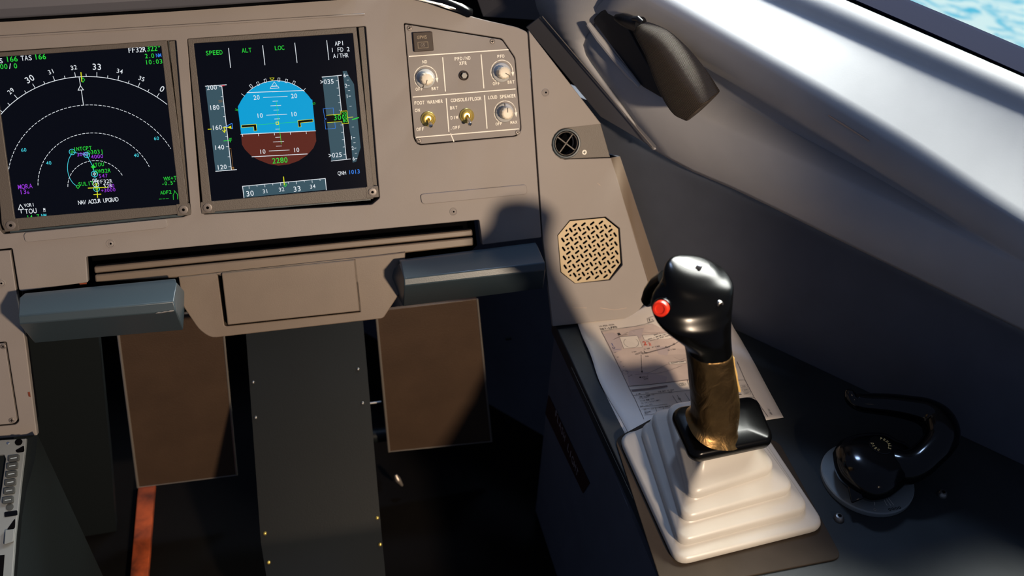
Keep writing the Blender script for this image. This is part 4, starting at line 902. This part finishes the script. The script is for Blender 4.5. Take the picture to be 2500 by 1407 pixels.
# ------------------------------------------------------------------ tiller
tl = thing('steering_tiller', 'glossy black steering tiller with a curved handle on a grey dial', 'tiller', (.535, -.40, ZC))
dc = (.5325, -.3985); HD = CF.at(dc[0], dc[1], 0)
MB().lathe(HD, [(.0455, 0), (.0460, .001), (.0460, .0052), (.0450, .0064), (.040, .0066)], 72).build('dial', 'disc', tl)
MB().lathe(HD, [(.020, .006), (.020, .03)], 32).build('spindle', 'black', tl)
def tp(x, y, h): return hitz(*q7(x, y), ZC+h)
hub = [(300, 705), (345, 635), (450, 592), (600, 575), (740, 585), (840, 640), (960, 690), (1010, 800), (990, 900), (900, 1005), (800, 1075), (690, 1100), (600, 1082), (510, 1030), (430, 970), (360, 900), (315, 810)]
ht = [Vector(CF.px(*q7(x, y), .030)) for x, y in hub]; hc = sum(ht, Vector((0, 0)))/len(ht)
def hring(k, z, sh=(0, 0)): return [Vector((*(hc+Vector(sh)+(p-hc)*k), ZC+z)) for p in [Vector(q_) for q_ in cr_interp([tuple(p) for p in ht]+[tuple(ht[0])], 3)[:-1]]]
MB().loft([hring(.80, .012), hring(.93, .018), hring(1.0, .026), hring(.98, .033), hring(.86, .040), hring(.62, .045), hring(.3, .047)]).build('hub', 'black', tl, ang=80)
MB().hull([tp(400, 930, .026), tp(560, 1060, .026), tp(650, 1085, .022), tp(455, 1160, .018)], [tp(400, 950, .010), tp(560, 1075, .010), tp(640, 1080, .010), tp(450, 1165, .012)]).build('pointer', 'black', tl, bevel=.002)
arm = [(740, 800, .028, .018, .016), (880, 850, .031, .020, .016), (1010, 820, .036, .017, .015), (1110, 740, .042, .0155, .015), (1195, 650, .048, .0165, .0155), (1228, 560, .052, .0185, .0165), (1190, 450, .054, .0180, .0160), (1085, 375, .055, .0150, .0145), (950, 340, .055, .0125, .013), (800, 315, .055, .0115, .012), (650, 302, .055, .0105, .0110), (530, 290, .056, .0095, .0095), (462, 262, .058, .0075, .0075), (440, 215, .064, .0055, .0055), (440, 182, .068, .0035, .0035)]
ca = cr_interp(arm, 5); mb = MB(); mb.tube([tp(a[0], a[1], a[2]) for a in ca], [(a[3]+a[4])/2 for a in ca], 24); mb.build('handle', 'black', tl, ang=80)
LB = Frame(tp(705, 660, .047), (1, 0, 0), (0, 1, 0)); 
MB().lathe(LB, [(.0118, -.008), (.0118, .0004), (.0112, .0009)], 40).build('cap', 'black', tl)
s = Sym(lambda x, y, z: LB.w(x, y, .0009+z), None, .00005)
for tx, a_s in (('DISC', 195), ('PEDALS', 58)):
    n_ = len(tx)
    for i, ch in enumerate(tx):
        a = a_s+i*21 if tx == 'DISC' else a_s-i*21
        if tx == 'DISC': s.text('gold', ch, .0085*math.cos(R(a-35)), .0085*math.sin(R(a-35)), .0029, rot=R(a-35+90), font='b')
        else: s.text('gold', ch, .0085*math.cos(R(a)), .0085*math.sin(R(a)), .0029, rot=R(a-90), font='b')
s.build(tl, {'gold': 'cap_lettering'})
s = Sym(lambda x, y, z: CF.w(x, y, .0066+z), lambda x, y: CF.px(*q7(x, y), .0066), .00006)
s.lineq('white', [(651, 1076), (652, 1175)], .0005)
X, Y = s.q(653, 1213); s.line('white', circ(X, Y, .0012, 14), .0004, 3, True)
for a in ((722, 1112, 760, 1180), (742, 1108, 790, 1178), (762, 1105, 815, 1174)): s.lineq('white', [a[:2], a[2:]], .0004)
for k in range(4): X, Y = s.q(782+k*28, 1212-k*5); s.line('cover', circ(X, Y, .0012, 8), .0005, 3, True)
s.build(tl, {'white': 'dial_marks', 'cover': 'dial_marks'})

# ------------------------------------------------------------------ approach charts
def lift(x, y):   # the sheet rises where it leans on the panel and the wall
    t = max(0, min(1, (y+.190)/.085)); u = max(0, min(1, (x-.36)/.08)); a = t*t*(3-2*t)*u*u*(3-2*u)
    b = max(0, min(1, (.335-x)/.03))*max(0, 1-abs(y+.17)/.07)
    return .0012+.030*a+.004*b
def sheet_px(px, py):
    h = .001
    for _ in range(12): x, y = CF.px(px, py, h); h = .5*h+.5*lift(x, y)
    return (x, y)
def sheet(left, right, label, z0, nseg=28, flat=False):
    n_ = nseg; L_ = cr_interp(left, 8); R_ = cr_interp(right, 8)
    def smp(P, t): f_ = t*(len(P)-1); i = min(int(f_), len(P)-2); u = f_-i; return Vector(P[i]).lerp(Vector(P[i+1]), u)
    rings = []
    for j in range(n_+1):
        a, b = smp(L_, j/n_), smp(R_, j/n_); row = []
        for i in range(n_+1):
            p = a.lerp(b, i/n_); row.append(Vector((p.x, p.y, ZC+z0+(0 if flat else lift(p.x, p.y)))))
        rings.append(row)
    o = MB().loft(rings, cap=False, closed=False).build('chart_sheet', 'paper', ang=80)
    q = o.modifiers.new('solid', 'SOLIDIFY'); q.thickness = .0002; q.offset = -1
    return tag(o, label, 'paper')
SP = sheet_px
Lf = [SP(1408, 784), SP(1422, 822), SP(1444, 872), SP(1464, 935), SP(1500, 1010), SP(1540, 1075)]
Rt = [SP(1748, 700), SP(1784, 786), SP(1822, 850), SP(1862, 925), SP(1913, 1020), SP(1940, 1072)]
# bottom edge of the top sheet runs to (1913,1020)
BL, BR = SP(1560, 1078), SP(1913, 1021)
Lf = [SP(1408, 784), SP(1422, 822), SP(1444, 872), SP(1465, 935), SP(1512, 1016), SP(1545, 1078)]
Rt = [SP(1746, 700), SP(1784, 786), SP(1812, 835), SP(1842, 888), SP(1876, 952), SP(1913, 1020)]
Lf[-1] = (Lf[-1][0], Rt[-1][1])
ch = sheet(Lf, Rt, 'printed approach chart with curled top edge lying over another sheet', 0)
Lb = [CF.px(1463, 931), CF.px(1490, 988), CF.px(1526, 1060)]; dx = Vector((.12, 0))
o = sheet(Lb, [(p[0]+.12, p[1]+.002) for p in Lb], 'plain paper margin of the sheet below, showing left of the printed chart', 0, 12, True)
o['group'] = 'papers under the control stick'; ch['group'] = 'papers under the control stick'
s = Sym(lambda x, y, z: Vector((x, y, ZC+lift(x, y)+.0005+z)), lambda x, y: sheet_px(*q5(x, y)), .0001)
bord = [(248, 592), (300, 690), (352, 800), (400, 900), (440, 985), (480, 1060), (540, 1195)]
def fine(P, n=6):
    out = []
    for i in range(len(P)-1):
        for k in range(n): out.append((P[i][0]+(P[i+1][0]-P[i][0])*k/n, P[i][1]+(P[i+1][1]-P[i][1])*k/n))
    return out+[P[-1]]
s.lineq('ink', bord, .0004); s.lineq('ink', fine([(248, 592), (345, 575), (470, 560), (560, 540), (610, 515)]), .0003)
s.lineq('ink', [(1180, 800), (1236, 928), (1300, 1050), (1392, 1178)], .0004)
# tinted map area as a fine grid
MG = [[(250, 594), (440, 565), (600, 540), (700, 590), (840, 640)], [(300, 700), (460, 680), (640, 660), (760, 670), (870, 680)], [(365, 830), (500, 815), (650, 800), (780, 790), (900, 785)], [(432, 968), (560, 960), (690, 946), (800, 936), (900, 928)]]
for j in range(3):
    for i in range(4):
        for u in range(3):
            for v_ in range(3):
                def bl(a, b): 
                    p00, p10, p01, p11 = MG[j][i], MG[j][i+1], MG[j+1][i], MG[j+1][i+1]; return tuple(p00[k]*(1-a)*(1-b)+p10[k]*a*(1-b)+p01[k]*(1-a)*b+p11[k]*a*b for k in (0, 1))
                s.polyq('map', [bl(u/3, v_/3), bl((u+1)/3, v_/3), bl((u+1)/3, (v_+1)/3), bl(u/3, (v_+1)/3)], 1)
for P in ([(258, 610), (330, 600), (400, 640), (390, 720), (330, 745)], [(420, 862), (560, 870), (700, 905), (690, 945), (440, 964)], [(440, 590), (540, 570), (520, 640), (430, 620)], [(620, 690), (720, 700), (700, 760), (640, 750)]): s.polyq('map2', P, 2)
def h5(c): return c/2.814*.00051
s.textq('ink', '19-FEB-2026', 285, 553, h5(13), adv=.74, gw=.55, rot=R(2)); s.textq('ink', 'ORY-LFPO', 298, 571, h5(17), adv=.86, rot=R(2), font='b')
s.lineq('ink', [(572, 538), (562, 505), (606, 488)], .0003); s.lineq('ink', [(572, 538), (612, 522)], .0003); s.textq('ink', '7-', 588, 512, h5(20))
s.polyq('paper', [(372, 632), (494, 622), (530, 702), (402, 712)], 3); s.lineq('ink2', [(372, 632), (494, 622), (530, 702), (402, 712)], .0003, 4, True)
X, Y = s.q(452, 672); s.line('ink', circ(X, Y, .0085, 28), .0003, 5, True); s.text('ink', '22', X, Y, .0028); s.textq('ink', 'MSA', 432, 634, h5(8), z=6)
s.textq('inkr', '2', 546, 676, h5(34), font='b', z=6); s.textq('inkr', '2', 580, 681, h5(24), font='b', z=6)
s.polyq('ink', [(355, 608), (370, 605), (368, 600), (384, 618), (362, 622), (364, 615)], 5)
s.lineq('ink', [(480, 752), (526, 732)], .0003, 5); s.lineq('ink', [(486, 756), (530, 738)], .0003, 5); s.lineq('ink', [(524, 744), (560, 738), (568, 742), (530, 750)], .0004, 5, True); s.lineq('ink', [(540, 728), (552, 744)], .0006, 5)
s.lineq('ink', [(556, 742), (640, 718), (700, 702), (748, 682), (782, 662)], .0003, 5); s.lineq('ink', [(556, 746), (700, 706), (748, 684)], .0003, 5)
for x, y in ((694, 702), (747, 681)): X, Y = s.q(x, y); s.line('ink', circ(X, Y, .0010, 12), .0004, 6, True)
k = 0
for i in range(11): y0 = 755+i*10.5; s.lineq('ink', [(521+i*.4, y0), (521.3+i*.4, y0+6)], .0005, 5)
s.polyq('ink', [(520, 866), (532, 864), (527, 882)], 5)
for tx, x, y, h in (('700', 561, 766, 11), ('D1 OLW', 560, 714, 9), ('D7.9 OLW', 622, 700, 9), ('D5.5 OLW', 730, 720, 9), ('F-ORW', 472, 736, 8), ('POXIT', 548, 907, 12), ('2000', 553, 920, 11), ('LFPO', 414, 618, 8), ('IAF', 452, 895, 8), ('Expect radar', 772, 806, 10)): s.textq('ink', tx, x, y, h5(h), adv=.72, gw=.5, z=6)
s.polyq('ink', [(508, 906), (520, 905), (522, 914), (510, 915)], 6)
for P in ([(528, 620), (640, 612), (700, 602), (735, 640), (545, 655)], [(710, 806), (830, 795), (832, 812), (718, 822)]): s.polyq('paper', fine(P+[P[0]], 3)[:-1], 3); s.lineq('ink2', P, .0003, 4, True)
for tx, x, y in (('DRAFT 1', 630, 614), ('DGNSS or DME/DME required', 640, 628), ('for initial and MISAP segment', 640, 642)): s.textq('ink', tx, x, y, h5(8.5), adv=.66 if len(tx) > 10 else .7, gw=.46, z=6, rot=R(3))
for P in ([(480, 890), (560, 884), (700, 820), (780, 800)], [(560, 888), (640, 880), (720, 860), (800, 830)], [(400, 620), (330, 650), (430, 600)], [(460, 590), (600, 606), (690, 596)], [(745, 770), (790, 790), (820, 780)]): s.lineq('ink2', P, .00025, 4)
X, Y = s.q(412, 874); s.line('ink2', circ(X, Y, .0032, 16), .0003, 5, True); X, Y = s.q(333, 706); s.line('inkb', circ(X, Y, .0014, 12), .0006, 5, True); s.lineq('inkb', [(318, 676), (328, 692)], .0009, 5); s.lineq('inkb', [(332, 722), (380, 716)], .0004, 5)
for k in range(6): x0, y0 = 340+k*19, 738+k*33; s.lineq('ink', [(x0-3, y0), (x0+8, y0-1)], .0004, 5)
# profile and notes block
s.lineq('ink', fine([(432, 970), (560, 960), (700, 944), (860, 924)], 2), .0004, 5); s.lineq('ink', [(440, 996), (560, 986), (560, 986)], .0003, 5); s.lineq('ink', [(462, 1035), (600, 1022), (720, 1012), (855, 998)], .0004, 5); s.lineq('ink', [(838, 928), (858, 984)], .0004, 5)
s.polyq('ink2', [(455, 995), (560, 985), (650, 970), (700, 964), (702, 974), (655, 984), (560, 996), (460, 1006)], 5)
s.textq('ink', '25', 805, 958, h5(15), z=6); X, Y = s.q(805, 958); s.line('ink', [(X+.0040*math.cos(R(a)), Y+.0022*math.sin(R(a))) for a in range(0, 360, 20)], .0003, 5, True)
s.textq('ink', 'THR RWY 25 OLW', 690, 1003, h5(11), adv=.66, gw=.5, z=6); s.textq('ink', '0 NM', 500, 1024, h5(9), z=6); s.textq('ink', '702', 560, 1018, h5(9), z=6); s.textq('ink', 'OLW', 720, 1010, h5(9), z=6, font='b')
for tx, x, y in (('DME to MDMR 700', 560, 1036), ('LT to POXIT', 540, 1050), ('Climb MNM 2000', 562, 1064), ('No turn before MAPt', 588, 1076), ('RCF: see ATC', 556, 1102)): s.textq('ink', tx, x, y, h5(9.5), adv=.68, gw=.5, z=6, rot=R(2))
for P in ([(736, 1034), (772, 1090)], [(768, 1032), (802, 1084)], [(822, 1020), (856, 1072)], [(522, 1128), (600, 1120), (700, 1108), (720, 1104)], [(540, 1168), (612, 1160)], [(512, 1112), (600, 1104), (700, 1094)], [(618, 1118), (628, 1142)], [(668, 1110), (678, 1134)]): s.lineq('ink', P, .00035, 5)
X, Y = s.q(783, 1057); s.line('ink', circ(X, Y, .0011, 12), .0004, 6, True)
for tx, x, y in (('DA', 548, 1130), ('210', 598, 1124), ('180', 650, 1116), ('300', 694, 1110), ('MINIMA', 566, 1146), ('NEXT', 560, 1156)): s.textq('ink', tx, x, y, h5(9), adv=.72, gw=.5, z=6)
for x, y, tx in ((1226, 972, '700'), (1238, 996, '2000'), (1248, 1018, '2000')):
    s.textq('ink', tx, x, y, h5(9), z=6); s.lineq('ink', [(x-22, y-8), (x+22, y-10), (x+24, y+7), (x-20, y+9)], .0002, 5, True)
s.lineq('ink', [(1188, 930), (1236, 928)], .0003, 5); s.lineq('ink', [(1180, 1028), (1210, 1026)], .0008, 5)
for P in ([(1254, 1052), (1300, 1048)], [(1262, 1074), (1318, 1070)], [(1280, 1106), (1338, 1100)], [(1300, 1140), (1362, 1132)]): s.lineq('ink', P, .0003, 5)
for x, y, tx in ((1276, 1048, 'ATIS'), (1288, 1070, '118'), (1302, 1090, '9'), (1322, 1118, 'V')): s.textq('ink', tx, x, y, h5(9), z=6)
a = Vector(s.q(1395, 1128)); b_ = Vector(s.q(1416, 1164)); s.text('ink', 'CHG NEW', (a.x+b_.x)/2, (a.y+b_.y)/2, h5(10), adv=.7, gw=.5, rot=math.atan2(b_.y-a.y, b_.x-a.x), z=6)
s.build(ch, {'map': 'map_tint', 'map2': 'map_tint', 'ink': 'black_print', 'ink2': 'grey_print', 'inkb': 'blue_print', 'inkr': 'red_handwriting', 'paper': 'note_box'})

# ------------------------------------------------------------------ foam grip handle hanging at the lining
q6 = lambda x, y: (1280+x/3.5177, y/3.5177)
pk = [wq(*q6(*p), .040) for p in ((578, 178), (640, 110), (735, 40), (775, 55), (820, 130), (1010, 480), (1210, 835), (1180, 850), (1000, 745))]
wk = [WF.l(p)[:2] for p in pk]
o = plate('pocket_shade_plate', WF, roundpoly(wk, .004, 4), [], .006, .0105, 'cord', None, bevel=.001); tag(o, 'flat black plate painting the shaded pocket in the lining behind the foam grip', 'pocket')  # flat dark plate stands in for the pocket's shaded recess
pr = thing('foam_grip', 'black ribbed foam hand grip hanging from a short strap on the side lining', 'grip', wq(1700, 275, .05))
GS = [(965, 235, 1015, 200, .056, .008), (985, 290, 1070, 215, .058, .011), (1060, 420, 1200, 280, .062, .0145), (1120, 560, 1330, 400, .064, .018), (1190, 720, 1430, 520, .066, .021), (1270, 860, 1530, 660, .068, .023), (1340, 945, 1605, 780, .068, .0235), (1410, 985, 1626, 812, .068, .0225), (1440, 1000, 1628, 822, .068, .0215), (1452, 1003, 1626, 830, .068, .019)]
def grip_ring(a, n=28, pw=3.2):
    l, r = wq(*q6(a[0], a[1]), a[4]), wq(*q6(a[2], a[3]), a[4]); c = (l+r)/2; u = (r-l)/2; v_ = WF.n*a[5]; out = []
    for i in range(n):
        t = 2*math.pi*i/n; cs, sn = math.cos(t), math.sin(t); out.append(c+u*math.copysign(abs(cs)**(2/pw), cs)+v_*math.copysign(abs(sn)**(2/pw), sn))
    return out
axis = (wq(*q6(1500, 900), .066)-wq(*q6(990, 220), .056)).normalized(); ribs(M['foam'], 5500, tuple(axis))
MB().loft([grip_ring(a) for a in cr_interp(GS, 5)]).build('foam_sleeve', 'foam', pr, ang=60)
MB().tube([wq(*q6(x, y), h) for x, y, h in ((790, 150, .046), (840, 165, .050), (900, 190, .053), (960, 205, .056), (1000, 215, .058))], [.0035, .0060, .0070, .0080, .0085], 16).build('neck', 'cord', pr)
MB().tube([wq(*q6(x, y), h) for x, y, h in ((935, 160, .060), (975, 160, .062), (1010, 190, .062))], [.0025, .003, .0025], 10).build('strap_loop', 'cord', pr)
# pocket rim catching light
o = MB().tube([wq(*q6(x, y), .040) for x, y in ((550, 205), (640, 330), (780, 500), (900, 640), (990, 742))], [.0028, .0038, .0040, .0038, .0024], 10).build('trim_5', 'lining'); struct(o)
# scuffs on the lining
for P, m_ in ((((2022, 282), (2060, 305), (2122, 345)), 'scuff'),):
    MB().tube([wq(x, y, .0445) for x, y in P], [.0005, .0009, .0006], 6).build('scuff_mark', m_, ln)

for o in list(bpy.data.objects):
    if '_b' in o.keys(): del o['_b']
